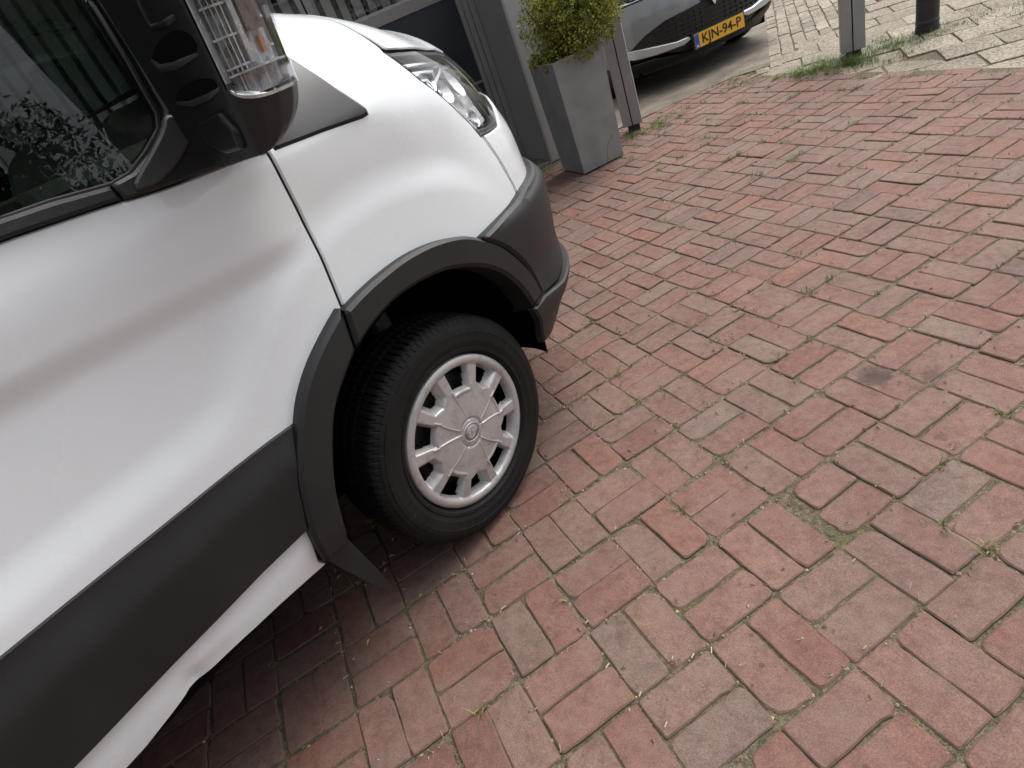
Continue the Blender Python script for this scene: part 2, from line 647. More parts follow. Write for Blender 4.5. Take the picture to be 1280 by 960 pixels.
def paver_mesh(name, L, W, H, seed, chip=0.0, joint=0.006, rnd_=0.0045):
    """one paving brick: rounded irregular outline, soft worn arris, sides below"""
    r = random.Random(seed)
    hl, hw = L / 2 - joint / 2, W / 2 - joint / 2
    out = []
    cs = [(hl, hw), (-hl, hw), (-hl, -hw), (hl, -hw)]
    for i, (x, y) in enumerate(cs):
        px, py = cs[i - 1]
        nx, ny = cs[(i + 1) % 4]
        c = rnd_ + r.random() ** 2 * 0.012
        if chip and i == chip - 1:
            c = 0.022 + r.random() * 0.014
        d0 = Vector((px - x, py - y)).normalized()
        d1 = Vector((nx - x, ny - y)).normalized()
        p = Vector((x, y)) + Vector((r.uniform(-1, 1), r.uniform(-1, 1))) * 0.0022
        out.append(p + d0 * c)
        out.append(p + (d0 + d1) * c * 0.30)
        out.append(p + d1 * c)
        e = Vector((nx - x, ny - y))
        for tt in ((.22, .5, .78) if e.length > 0.15 else (.33, .66)):
            out.append(p + e * (tt + r.uniform(-.07, .07)) + Vector((r.uniform(-1, 1), r.uniform(-1, 1))) * 0.0017)
    n = len(out)
    v, f = [], []
    for p in out:
        v.append((p.x, p.y, -H))
    for p in out:
        v.append((p.x, p.y, -0.0032 + r.uniform(-1, 1) * 0.0008))
    for p in out:
        k = 1 - 0.0034 / max(abs(p.x), 0.02)
        k2 = 1 - 0.0034 / max(abs(p.y), 0.02)
        v.append((p.x * k, p.y * k2, r.uniform(-1, 1) * 0.0003))
    for a in range(2):
        for i in range(n):
            j = (i + 1) % n
            f.append((a * n + i, a * n + j, (a + 1) * n + j, (a + 1) * n + i))
    f.append(tuple(range(2 * n, 3 * n)))
    me = mesh_from(name, v, f, False)
    return me


def lay(parent_name, spots, variants, mat_one, mat_many, piece, limit, many_label, label, cat):
    """spots: (x, y, z, rz, tx, ty, variant, rnd). The pieces that show largest become objects, the rest one mesh"""
    P = np.array([s[:3] for s in spots])
    px, py, d = project(P)
    yv = -(P[:, 0] - VAN_O[0]) * math.sin(VAN_YAW) + (P[:, 1] - VAN_O[1]) * math.cos(VAN_YAW)
    xv = (P[:, 0] - VAN_O[0]) * math.cos(VAN_YAW) + (P[:, 1] - VAN_O[1]) * math.sin(VAN_YAW)
    under = (yv > 0.12) & (xv < 0.9) | (yv > -0.03) & (xv > -0.4) & (xv < 0.3) | (yv > 0.3) & (xv < 1.2)
    ok = (d > 0.1) & (px > -25) & (px < 1305) & (py > -15) & (py < 985) & ~under
    order = np.argsort(np.where(ok, d, 1e6))
    pick = set(int(i) for i in order[:limit] if ok[i])
    for me in variants:
        if not me.materials:
            me.materials.append(M[mat_one])
    V, F, A = [], [], []
    base = [(np.array([v.co for v in me.vertices]), [tuple(p.vertices) for p in me.polygons]) for me in variants]
    parent = bpy.data.objects[parent_name]
    k = 0
    for i, (x, y, z, rz, tx, ty, vi, rn) in enumerate(spots):
        if i in pick:
            o = bpy.data.objects.new(piece, variants[vi])
            COL.objects.link(o)
            o.location = (x, y, z)
            o.rotation_euler = (tx, ty, rz)
            o.parent = parent
        else:
            Rm = np.array(Matrix.LocRotScale(Vector((x, y, z)), __import__('mathutils').Euler((tx, ty, rz)), None))
            vv, ff = base[vi]
            V.append(vv @ Rm[:3, :3].T + Rm[:3, 3])
            F += [tuple(a + k for a in q) for q in ff]
            A.append(np.full(len(vv), rn))
            k += len(vv)
    if V:
        me = mesh_from(piece + '_field', np.concatenate(V), F, False)
        set_attr(me, np.concatenate(A))
        o = link(piece + '_field', me, mat_many, parent)
        tag(o, many_label, kind='stuff')


# red brick paving in basket weave
bed = obj('brick_paving', [(-5.5, -4.5, -0.0045), (red_edge(-4.5), -4.5, -0.0045), (red_edge(3.74), 3.74, -0.0045), (-5.5, 3.74, -0.0045)], [(0, 1, 2, 3)], 'joint_sand')
tag(bed, 'red clay brick paving in basket weave with sandy mossy joints', 'paving', kind='structure')
bv = [paver_mesh('brick', 0.2, 0.1, 0.03, 100 + i, joint=0.0055, chip=(i % 5 if i % 2 == 0 else 0)) for i in range(20)]
bv += [paver_mesh('brick', 0.15, 0.098, 0.03, 150, chip=2), paver_mesh('brick', 0.165, 0.096, 0.03, 151, chip=3)]
spots = []
for u in range(-28, 22):
    for v in range(-20, 24):
        cx, cy = (u + 0.5) * BU + 0.008 - 0.0056 * v, -(v + 0.5) * BV - 0.003
        ang = 0.0
        rot = (u + v) % 2
        for k in (-1, 1):
            if rot == 0:
                x, y, rz = cx, cy + k * BV / 4, ang
            else:
                x, y, rz = cx + k * BU / 4, cy, ang + math.pi / 2
            x += rng.gauss(0, 0.0016)
            y += rng.gauss(0, 0.0016)
            if y > 3.70 or x > red_edge(y) - 0.02 or y < -4.4 or x < -5.4:
                continue
            if 1.5 < x < 2.29 and y > 3.70:
                continue
            rz += rng.gauss(0, R(0.7)) + (math.pi if rng.random() < 0.5 else 0)
            z = max(-0.0022, min(0.004, rng.gauss(0.0004, 0.0014)))
            vi = rng.randrange(20)
            if (u, v) == (4, 0):             # two broken bricks leave a mossy hole
                x, rz, vi = x + (0.022 if k > 0 else 0.016), 0.02, 20 if k > 0 else 21
            spots.append((x, y, z, rz, rng.gauss(0, R(0.55)), rng.gauss(0, R(0.45)), vi, rng.random()))
lay('brick_paving', spots, bv, 'brick_face', 'brick_face_many', 'brick', 300, 'red paving bricks farther off and out of view', '', '')

# grey concrete paving of the drive beyond, turned 45 degrees
cbed = obj('concrete_paving', [(red_edge(-4.5) + .004, -4.5, -0.008), (14, -4.5, -0.008), (14, 14, -0.008), (3.0, 14, -0.008), (3.0, 3.744, -0.008), (red_edge(3.744), 3.744, -0.008)],
           [(0, 1, 2, 3, 4, 5)], 'joint_sand')
tag(cbed, 'pale grey concrete paving laid diagonally beyond the red bricks', 'paving', kind='structure')
slab_poly = [(2.9, 3.735), (4.03, 3.50), (4.25, 3.30), (5.9, 4.95), (5.9, 9.2), (2.9, 9.2)]


def in_poly(x, y, poly):
    c = False
    j = len(poly) - 1
    for i in range(len(poly)):
        (xi, yi), (xj, yj) = poly[i], poly[j]
        if (yi > y) != (yj > y) and x < (xj - xi) * (y - yi) / (yj - yi) + xi:
            c = not c
        j = i
    return c


tv = [paver_mesh('concrete_paver', 0.3, 0.3, 0.03, 300 + i, joint=0.008) for i in range(5)]
bv2 = [paver_mesh('concrete_paver', 0.21, 0.105, 0.03, 320 + i, joint=0.009) for i in range(6)]
c45, s45 = math.cos(R(45)), math.sin(R(45))
spots = []
for i in range(-40, 60):
    for j in range(-60, 60):
        for kind in (0, 1):
            if kind == 0:
                a, b_ = i * 0.3, j * 0.3 + (0.15 if i % 2 else 0)
            else:
                a, b_ = i * 0.21 + (0.105 if j % 2 else 0), j * 0.105
            x, y = 4.6 + a * c45 - b_ * s45, 2.7 + a * s45 + b_ * c45
            if not (3.55 < x < 9.5 and -3.5 < y < 9.5):
                continue
            small = y > 3.2 + 0.2 * (x - 4.0)
            if small != bool(kind) or x < red_edge(y) + (0.075 if kind else -0.19) or in_poly(x, y, slab_poly):
                continue
            spots.append((x + rng.gauss(0, 0.002), y + rng.gauss(0, 0.002), rng.gauss(0.002, 0.002) if kind or x > red_edge(y) + 0.22 else -0.0062, R(45) + rng.gauss(0, R(0.7)), rng.gauss(0, R(0.5)), rng.gauss(0, R(0.5)),
                          (5 + rng.randrange(6)) if kind else rng.randrange(5), rng.random()))
lay('concrete_paving', spots, tv + bv2, 'concrete', 'concrete_many', 'concrete_paver', 220, 'grey concrete pavers farther off and out of view', '', '')
v = [(x, y, 0.004) for x, y in slab_poly] + [(x, y, -0.02) for x, y in slab_poly]
n_ = len(slab_poly)
sl = obj('driveway_slab', v, [tuple(range(n_))] + [(i, i + n_, (i + 1) % n_ + n_, (i + 1) % n_) for i in range(n_)], 'old_concrete')
tag(sl, 'stained old concrete slab under the parked grey car', 'driveway', kind='structure')


# ================================================================== white van
# the skin of the body: plan curve s (straight side, rounded nose) x height-like t, in the van's own frame
YS, YC = -0.05, 0.98
NX0, NXL, NP = 0.10, 0.95, 2.7


def sst(a, b, x):
    t = np.clip((x - a) / (b - a), 0, 1)
    return t * t * (3 - 2 * t)


th_ = np.linspace(0, np.pi / 2, 2000)
PX = NX0 + NXL * np.sin(th_) ** (2 / NP)
PY = YC - (YC - YS) * np.cos(th_) ** (2 / NP)
PS = NX0 + np.r_[0, np.cumsum(np.hypot(np.diff(PX), np.diff(PY)))]
SEND = float(PS[-1])


def skin_profile(s, t):
    zs = 1.185 - 0.10 * sst(0.15, 0.75, s) - 0.05 * sst(0.7, 1.2, s)
    wd = 0.005 + 0.05 * sst(0.10, 0.36, s)
    tau = wd * np.logaddexp(0, (t - zs) / wd)
    low = t - tau
    ins = (0.02 * sst(0.60, 1.20, low) + (0.03 + 0.06 * sst(0.35, 0.6, s)) * sst(0.50, 0.32, low)
           + 0.045 * sst(0.35, 0.75, s) * sst(0.9, 1.15, low))
    wf = sst(-0.28, 0.0, s)
    a0, a1, L = np.radians(8 + 18 * wf), np.radians(10 + 61 * wf), 0.42
    z, i, n = zs * 0, zs * 0, 24
    for k in range(n):
        tk = tau * (k + .5) / n
        a = a0 + (a1 - a0) * sst(0, L, tk)
        z = z + np.cos(a) * tau / n
        i = i + np.sin(a) * tau / n
    return ins + i, low + z


def sculpt(s, t):
    r = np.hypot(s, t - 0.335)
    flare = sst(0.655, 0.75, r)
    low = sst(0.785, 0.875, t)
    zc = 1.046 - 0.088 * (s + 0.15)
    top_d = 1 - sst(zc - 0.062, zc + 0.004, t)
    top_f = 1 - sst(0.98, 1.16, t)
    mm = sst(-0.26, -0.10, s)
    rec = 0.014 * flare * low * (top_d * (1 - mm) + 0.8 * top_f * mm) * (1 - sst(0.28, 0.5, s))
    crown = 0.006 * np.exp(-((t - zc - 0.06) / 0.07) ** 2) * (1 - mm)
    dent = 0.008 * np.exp(-((s + 0.845) / 0.022) ** 2) * sst(0.515, 0.46, t) + 0.004 * np.exp(-((s + 0.80) / 0.05) ** 2) * sst(0.5, 0.46, t)
    return rec - crown + dent


def body(s, t, off=0.0):
    s, t = np.asarray(s, float), np.asarray(t, float)
    x = np.where(s < NX0, s, np.interp(s, PS, PX))
    y = np.where(s < NX0, YS, np.interp(s, PS, PY))
    ins, z = skin_profile(s, t)
    ins = ins + sculpt(s, t) - off
    dx = np.where(x > 0, -x, 0.)
    dy = np.where(x > 0, YC - y, 1.0)
    d = np.hypot(dx, dy) + 1e-9
    return np.stack([x + ins * dx / d, y + ins * dy / d, z], -1)


def body_normal(s, t, off=0.0):
    h = 2e-3
    a = body(s + h, t, off) - body(s - h, t, off)
    b = body(s, t + h, off) - body(s, t - h, off)
    n = np.cross(a, b)
    n /= np.linalg.norm(n, axis=-1, keepdims=True) + 1e-12
    return n                                # with y pointing away from the viewer this faces outwards


def resample(poly, res):
    out = []
    for i, p in enumerate(poly):
        q = poly[(i + 1) % len(poly)]
        k = max(1, int(math.ceil(math.hypot(q[0] - p[0], q[1] - p[1]) / res)))
        out += [(p[0] + (q[0] - p[0]) * j / k, p[1] + (q[1] - p[1]) * j / k) for j in range(k)]
    return np.array(out)


def chaikin(pts, it=2):
    """smooth an open polyline, ends kept"""
    p = [tuple(a) for a in pts]
    for _ in range(it):
        q = [p[0]]
        for a, b in zip(p[:-1], p[1:]):
            q.append((0.75 * a[0] + 0.25 * b[0], 0.75 * a[1] + 0.25 * b[1]))
            q.append((0.25 * a[0] + 0.75 * b[0], 0.25 * a[1] + 0.75 * b[1]))
        q.append(p[-1])
        p = q
    return p


def inside_np(P, poly):
    x, y = P[:, 0], P[:, 1]
    c = np.zeros(len(P), bool)
    j = len(poly) - 1
    for i in range(len(poly)):
        xi, yi = poly[i]
        xj, yj = poly[j]
        with np.errstate(all='ignore'):
            c ^= ((yi > y) != (yj > y)) & (x < (xj - xi) * (y - yi) / (yj - yi + 1e-15) + xi)
        j = i
    return c


def panel(name, poly, mat, parent, off=0.0, res=0.018, cw=0.003, cdep=0.003, depth=0.02, fn=body, offfn=None, nfn=None):
    """a sheet of the skin with a rolled or chamfered edge and a flange behind it"""
    P = resample(poly, res)
    area = 0.5 * np.sum(P[:, 0] * np.roll(P[:, 1], -1) - np.roll(P[:, 0], -1) * P[:, 1])
    if area < 0:
        P = P[::-1]
    nxt, prv = np.roll(P, -1, 0), np.roll(P, 1, 0)
    e1 = nxt - P
    e0 = P - prv
    e1 /= np.linalg.norm(e1, axis=1, keepdims=True) + 1e-12
    e0 /= np.linalg.norm(e0, axis=1, keepdims=True) + 1e-12
    n1 = np.c_[-e1[:, 1], e1[:, 0]]
    n0 = np.c_[-e0[:, 1], e0[:, 0]]
    nn = n1 + n0
    nn /= np.linalg.norm(nn, axis=1, keepdims=True) + 1e-12
    mit = 1 / np.clip((nn * n1).sum(1), 0.5, 1)
    Q = P + nn * (cw * mit)[:, None]
    lo, hi = P.min(0), P.max(0)
    gx, gy = np.meshgrid(np.arange(lo[0] + res * .5, hi[0], res), np.arange(lo[1] + res * .5, hi[1], res))
    G = np.c_[gx.ravel(), gy.ravel()]
    G = G[inside_np(G, Q)]
    if len(G):
        dd = np.full(len(G), 1e9)
        for a in Q:
            dd = np.minimum(dd, (G[:, 0] - a[0]) ** 2 + (G[:, 1] - a[1]) ** 2)
        G = G[dd > (0.45 * res) ** 2]
    nq = len(Q)
    vin = [Vector(a) for a in Q] + [Vector(a) for a in G]
    vo, _, fo, ov, _, _ = delaunay_2d_cdt(vin, [], [list(range(nq))], 1, 1e-7)
    vo = np.array([tuple(a) for a in vo])
    of = (lambda s, t: off) if offfn is None else offfn
    top = fn(vo[:, 0], vo[:, 1], of(vo[:, 0], vo[:, 1]))
    h = 2e-3

    def nor(S, T):
        a = fn(S + h, T, of(S + h, T)) - fn(S - h, T, of(S - h, T))
        b = fn(S, T + h, of(S, T + h)) - fn(S, T - h, of(S, T - h))
        n = np.cross(a, b)
        return n / (np.linalg.norm(n, axis=-1, keepdims=True) + 1e-12)
    N = [nor(vo[:, 0], vo[:, 1])]
    V = [top]
    F = []
    for q in fo:
        a, b, c = (vo[i] for i in q[:3])
        F.append(tuple(q) if (b[0] - a[0]) * (c[1] - a[1]) - (b[1] - a[1]) * (c[0] - a[0]) > 0 else tuple(reversed(q)))
    k = len(vo)
    nP = nor(P[:, 0], P[:, 1])
    oQ, oP = of(Q[:, 0], Q[:, 1]), of(P[:, 0], P[:, 1])
    A = fn(Q[:, 0], Q[:, 1], oQ)
    B = fn(P[:, 0], P[:, 1], oP - cdep)
    Cc = fn(P[:, 0], P[:, 1], oP - depth)
    lat = B - A
    lat -= nP * (lat * nP).sum(1, keepdims=True)
    lat /= np.linalg.norm(lat, axis=1, keepdims=True) + 1e-12
    mid = lat * cdep + nP * cw
    mid /= np.linalg.norm(mid, axis=1, keepdims=True) + 1e-12
    for X, Y, na, nb in ((A, B, mid, mid), (B, Cc, lat, lat)):
        V += [X, Y]
        N += [na, nb]
        for i in range(nq):
            j = (i + 1) % nq
            F.append((k + i, k + nq + i, k + nq + j, k + j))
        k += 2 * nq
    V, N = np.concatenate(V), np.concatenate(N)
    me = mesh_from(name, V, F, True)
    if len(me.vertices) == len(N):
        me.normals_split_custom_set_from_vertices([tuple(a) for a in N])
    return link(name, me, mat, parent)


def mirror(o, parent, name=None):
    """the same part on the far side of the van"""
    me = o.data.copy()
    v = np.empty(len(me.vertices) * 3)
    me.vertices.foreach_get('co', v)
    v = v.reshape(-1, 3)
    v[:, 1] = 2 * YC - v[:, 1]
    f = [tuple(reversed(p.vertices)) for p in me.polygons]
    m2 = mesh_from(me.name, v, f, True)
    for mt in me.materials:
        m2.materials.append(mt)
    bpy.data.meshes.remove(me)
    return link(name or o.name.split('.')[0], m2, None, parent)


van = empty('delivery_van', tuple(VAN_O), VAN_YAW)
tag(van, 'white delivery van with black side cladding and a dented sill', 'van')

GAP = [(-.136, 1.199), (-.141, 1.128), (-.142, 1.08), (-.147, 1.019), (-.157, .955), (-.172, .877), (-.174, .864)]
GAPF = [(a + .0065, b - .001) for a, b in GAP]
BELT = [(-.131, 1.2), (-.166, 1.207), (-.233, 1.213), (-.315, 1.219), (-.37, 1.225), (-.432, 1.236), (-.571, 1.252), (-.594, 1.254)]
ARCHF_OUT = [(-.183, .868), (-.126, .877), (-.057, .882), (.029, .882), (.11, .869), (.175, .85), (.224, .828), (.27, .795), (.331, .743), (.38, .672), (.418, .601), (.433, .519)]
ARCHF_IN = [(.366, .517), (.352, .575), (.317, .644), (.266, .707), (.195, .756), (.116, .793), (.034, .811), (-.042, .818), (-.107, .812), (-.166, .799), (-.207, .782)]
ARCHD_OUT = [(-.189, .877), (-.218, .866), (-.269, .844), (-.32, .818), (-.372, .78), (-.404, .746), (-.439, .702), (-.476, .646), (-.491, .613), (-.517, .551), (-.531, .504), (-.535, .439)]
ARCHD_IN = [(-.47, .431), (-.46, .471), (-.438, .54), (-.407, .602), (-.364, .667), (-.322, .716), (-.27, .751), (-.212, .784)]
CLAD_TOP = [(-.411, .738), (-.488, .745), (-.59, .75), (-.664, .752), (-.836, .759), (-.982, .763)]
CLAD_BOT = [(-.524, .536), (-.642, .540), (-.752, .538), (-.847, .538), (-.925, .536), (-1.002, .534)]
CLAD_R = [(-.439, .699), (-.482, .631), (-.521, .54)]
SILL_BOT = [(-.53, .413), (-.57, .42), (-.653, .433), (-.745, .443), (-.832, .448), (-.863, .455), (-.91, .446), (-.97, .436)]
HOODGAP = [(.36, 1.55), (.345, 1.44), (.332, 1.363), (.335, 1.299)]
HL_TOP = [(.345, 1.284), (.417, 1.273), (.563, 1.258), (.738, 1.239), (.831, 1.219)]
HL_LOW = [(.33, 1.284), (.346, 1.245), (.366, 1.195), (.416, 1.128), (.439, 1.096), (.478, 1.038), (.496, .996)]
HL_BOT = [(.507, .997), (.568, .99), (.644, .981)]
BW_LEFT = [(.506, .989), (.528, .924), (.554, .827), (.556, .785)]
BW_TOP = [(.508, .991), (.573, .983), (.67, .976)]
BB_TOP = [(.271, .795), (.365, .797), (.484, .798), (.587, .806)]
BB_ARCH = [(.268, .792), (.329, .741), (.379, .67), (.414, .602), (.434, .52)]
BB_LIP = [(.359, .515), (.43, .514), (.579, .48)]
BB_IN = [(.354, .515), (.367, .461), (.366, .41), (.382, .379)]
TRI = [(.135, 1.177), (.138, 1.188), (.11, 1.257), (.09, 1.328), (.078, 1.394)]
TRI_LOW = [(.133, 1.175), (.114, 1.174), (.06, 1.180), (-.001, 1.187), (-.121, 1.199)]
GLASS = [(-.574, 1.278), (-.505, 1.272), (-.408, 1.257), (-.375, 1.258), (-.328, 1.277), (-.282, 1.304), (-.267, 1.328), (-.263, 1.358), (-.254, 1.415), (-.248, 1.468), (-.243, 1.511)]
BANDO = [(-.25, 1.289), (-.259, 1.274), (-.288, 1.256), (-.323, 1.242), (-.357, 1.234), (-.389, 1.238)]


def scale_arc(p, k):
    return [(s * k, 0.335 + (t - 0.335) * k) for s, t in p]


# ---- doors, fender, sill
panel('door_gap_shade', [(a - .012, b) for a, b in GAP] + [(a + .018, b) for a, b in GAP[::-1]], 'seal_gap_black', van, -0.008, 0.012, 0.001, 0.001, 0.01)  # black strip added behind the door gap to paint its shade
for pts_ in (HOODGAP + HL_TOP[:1], HL_TOP, BW_LEFT, BW_TOP + [(.85, 1.035)]):  # black strips added so these panel gaps look dark, shade put into colour
    panel('panel_gap_shade', [(a - .014, b - .012) for a, b in pts_] + [(a + .014, b + .014) for a, b in pts_[::-1]], 'seal_gap_black', van, -0.009, 0.015, 0.001, 0.001, 0.008)
aF, aD = chaikin(ARCHF_OUT), chaikin(ARCHD_OUT)
door_poly = (chaikin(GAP) + scale_arc(aD[1:], 0.975)[:int(len(aD) * 0.62)] + [(-.455, .66), (-.47, .60)] + [(-1.215, .60), (-1.215, 1.300)]
             + chaikin(list(reversed(BELT)) , 1))
door = panel('front_door', door_poly, 'white_paint', van, 0.0, 0.014, 0.003, 0.004, 0.007)
fen_poly = ([(-.1295, 1.198), (-.118, 1.30), (-.09, 1.42), (-.02, 1.56), (.10, 1.62), (.25, 1.60)] + HOODGAP + HL_LOW + BW_LEFT
            + [(.50, .77), (.30, .74)] + list(reversed(scale_arc(aF[4:int(len(aF) * 0.66)], 0.97))) + [(-.163, .85)] + list(reversed(chaikin(GAPF)))[1:-1])
fender = panel('fender', fen_poly, 'white_paint', van, 0.0, 0.014, 0.003, 0.004, 0.007)
sill = panel('sill', [(-.515, .55), (-.541, .44)] + [(-.53, .413)] + SILL_BOT[1:] + [(-1.25, .43), (-4.3, .43), (-4.3, .56), (-1.25, .56)], 'white_paint', van, 0.002, 0.014, 0.003, 0.004, 0.02)
# ---- black cladding
ctop = CLAD_TOP + [(-1.205, .768)]
cbot = [(-1.205, .533)] + list(reversed(CLAD_BOT))


def clad_off(s, t):
    return 0.020 - 0.016 * sst(0.665, 0.755, t)


cl = panel('door_cladding', chaikin(ctop, 1) + cbot + list(reversed(CLAD_R)), 'black_plastic', door, offfn=clad_off, cw=0.003, cdep=0.004, depth=0.03)
panel('side_cladding', [(-1.23, .768), (-2.75, .78), (-2.85, .70), (-2.87, .533), (-1.23, .533)], 'black_plastic', van, offfn=clad_off, res=0.03, cw=0.003, cdep=0.004, depth=0.03)
split = [(-.183, .868), (-.207, .782)]
at1 = panel('arch_trim', aF + chaikin(ARCHF_IN), 'black_plastic', fender, 0.030, 0.012, 0.009, 0.008, 0.065)
at2 = panel('arch_trim', aD + chaikin(ARCHD_IN), 'black_plastic', door, 0.030, 0.012, 0.009, 0.008, 0.065)
# ---- nose: bumper, headlight, hood, grille
bw = panel('bumper_corner', [(a + .006, b) for a, b in BW_LEFT[::-1]] + BW_TOP + [(.85, 1.035), (1.02, 1.06), (1.02, .79)] + [(.7, .783), (.62, .781)], 'white_paint', van, 0.002, 0.016, 0.003, 0.004, 0.008)


def bump_off(s, t):
    return 0.035 + 0.012 * sst(0.62, 0.78, t) * sst(0.3, 0.5, s) - 0.012 * sst(0.66, 0.56, t) * sst(0.35, 0.5, s) - 0.020 * sst(0.765, 0.80, t) * sst(0.3, 0.45, s)


bumper = panel('bumper', BB_TOP + [(.72, .802), (1.0, .80), (SEND, .80), (SEND, .475), (.9, .475)] + list(reversed(BB_LIP)) + list(reversed(chaikin(BB_ARCH, 1)))[:-1], 'black_plastic', van, offfn=bump_off, res=0.02, cw=0.008, cdep=0.008, depth=0.08)


def lip_off(s, t):
    return 0.036 + 0.018 * sst(0.4, 0.6, s) * sst(0.52, 0.44, t)


blip = panel('bumper_lip', BB_LIP + [(.9, .472), (SEND, .472), (SEND, .33), (.8, .33), (.5, .345)] + list(reversed(BB_IN)), 'black_plastic', van, offfn=lip_off, res=0.02, cw=0.006, cdep=0.006, depth=0.025)
hood_poly = HOODGAP[:-1] + [(.341, 1.296)] + [(a, b + .006) for a, b in HL_TOP] + [(1.0, 1.195), (1.3, 1.172), (SEND, 1.165), (SEND, 1.88), (1.2, 1.86), (.7, 1.75), (.45, 1.64)]
hood_poly = [(a + .010 if a < .37 else a, b) for a, b in hood_poly]
hood = panel('hood', hood_poly, 'white_paint', van, 0.003, 0.02, 0.004, 0.005, 0.009)
hl_poly = HL_TOP + [(.87, 1.205), (.83, 1.10), (.76, 1.02), (.67, .975)] + HL_BOT[::-1] + HL_LOW[::-1]
grille = panel('grille', [(.87, 1.20), (1.0, 1.188), (1.3, 1.166), (SEND, 1.158), (SEND, .81), (1.03, .81), (1.03, 1.06), (.85, 1.045), (.79, 1.04)], 'smooth_black', van, -0.012, 0.03)
for zt in (0.86, 0.93, 1.0, 1.07):
    panel('grille_bar', [(1.04, zt), (SEND, zt), (SEND, zt + 0.025), (1.04, zt + 0.025)], 'grey_plastic', grille, 0.004, 0.03, 0.004, 0.004, 0.02)

# headlight: housing bowl, bright reflectors and slats, clear lens
hl = panel('headlight', hl_poly, 'lamp_facets', van, -0.045, 0.02, 0.004, 0.0, 0.03)


def hl_part(name, poly, mat, off, res=0.012, cw=0.003, cdep=0.004, depth=0.02):
    return panel(name, poly, mat, hl, off, res, cw, cdep, depth)


for k in range(3):
    a = 0.020 + k * 0.024
    hl_part('lamp_slat', [(.375 + a * .7, 1.262 - a), (.56, 1.243 - a), (.72, 1.228 - a), (.72, 1.218 - a), (.56, 1.232 - a), (.385 + a * .7, 1.247 - a)], 'chrome', -0.020 - 0.008 * k)


def bowl(cs, ct, rs, rt, o0, o1):
    v, f, n = [], [], 28
    for q in range(7):
        k = 1 - q / 6.5
        dep = o0 + (o1 - o0) * (1 - k * k)
        for i in range(n):
            t = 2 * math.pi * i / n
            p = body(cs + rs * k * math.cos(t), ct + rt * k * math.sin(t), dep)
            v.append(tuple(p))
    for q in range(6):
        for i in range(n):
            j = (i + 1) % n
            f.append((q * n + i, q * n + j, (q + 1) * n + j, (q + 1) * n + i))
    f.append(tuple(range(6 * n, 7 * n)))
    return v, f


for cs, ct, rs, rt in ((.50, 1.135, .045, .034), (.64, 1.135, .055, .045), (.575, 1.035, .035, .026)):
    v, f = bowl(cs, ct, rs, rt, -0.020, -0.044)
    obj('lamp_reflector', v, f, 'lamp_facets', hl, True)
    v, f = bowl(cs, ct, rs * .28, rt * .28, -0.034, -0.03)
    obj('lamp_bulb', v, f, 'reflector', hl, True)
hl_part('lamp_bezel', [(.43, 1.145), (.46, 1.175), (.60, 1.195), (.75, 1.185), (.76, 1.172), (.60, 1.183), (.47, 1.162)], 'chrome', -0.014)
hl_part('lamp_bezel', [(.452, 1.10), (.47, 1.11), (.52, 1.055), (.56, 1.01), (.54, 1.006), (.50, 1.045)], 'lamp_facets', -0.02)
for k in range(7):
    hl_part('lamp_rib', [(.475 + k * .02, 1.075 - k * .010), (.486 + k * .02, 1.071 - k * .010), (.502 + k * .02, 1.030 - k * .006), (.491 + k * .02, 1.034 - k * .006)], 'chrome', -0.022, 0.01, 0.002, 0.003, 0.02)
hl_part('lamp_indicator', [(.60, 1.035), (.70, 1.05), (.69, 1.0), (.62, 1.0)], 'lamp_facets', -0.03)
panel('lamp_lens', hl_poly, 'lamp_lens', hl, 0.001, 0.016, 0.006, 0.006, 0.03)
panel('lamp_seal', [(a - .004, b) for a, b in HL_LOW] + [(a + .006, b + .001) for a, b in HL_LOW[::-1]], 'seal_gap_black', hl, -0.002, 0.012, 0.001, 0.001, 0.02)

# ---- window line: trims, sail, glass
tri_poly = [(-.118, 1.197)] + TRI_LOW[::-1][1:] + TRI + [(.065, 1.47), (.03, 1.54), (-.015, 1.55), (-.085, 1.42), (-.112, 1.30)]
tri = panel('fender_trim', tri_poly, 'smooth_black', fender, 0.006, 0.012, 0.008, 0.006, 0.012)
sail_poly = [(-.132, 1.203), (-.166, 1.210), (-.233, 1.216), (-.315, 1.222), (-.37, 1.228), (-.412, 1.234), (-.414, 1.262)] + [(-.375, 1.264), (-.326, 1.282), (-.279, 1.308), (-.262, 1.330), (-.258, 1.36), (-.249, 1.415), (-.243, 1.468), (-.238, 1.511), (-.26, 1.60), (-.40, 1.78), (-.60, 2.0),
             (-.55, 2.03), (-.34, 1.79), (-.17, 1.58), (-.10, 1.43), (-.122, 1.30)]
sail = panel('window_sail', sail_poly, 'smooth_black', door, 0.010, 0.012, 0.005, 0.005, 0.03)
pad = panel('sail_pad', chaikin(BANDO) + chaikin([(-.386, 1.250), (-.366, 1.262), (-.333, 1.279), (-.289, 1.304), (-.272, 1.322), (-.256, 1.318)]), 'grey_plastic', sail, 0.017, 0.006, 0.004, 0.004, 0.015)
belt = panel('belt_trim', [(-.416, 1.236), (-.432, 1.239), (-.571, 1.255), (-.594, 1.257), (-1.20, 1.300), (-1.20, 1.328), (-.574, 1.282), (-.505, 1.275), (-.418, 1.261)], 'black_plastic', door, 0.010, 0.012, 0.006, 0.006, 0.03)
gl_poly = GLASS + [(-.262, 1.60), (-.41, 1.79), (-.60, 2.0), (-1.14, 2.0), (-1.16, 1.97), (-1.16, 1.31)]
glz = panel('window_pane', gl_poly, 'window_glass', door, -0.006, 0.03, 0.001, 0.001, 0.004)
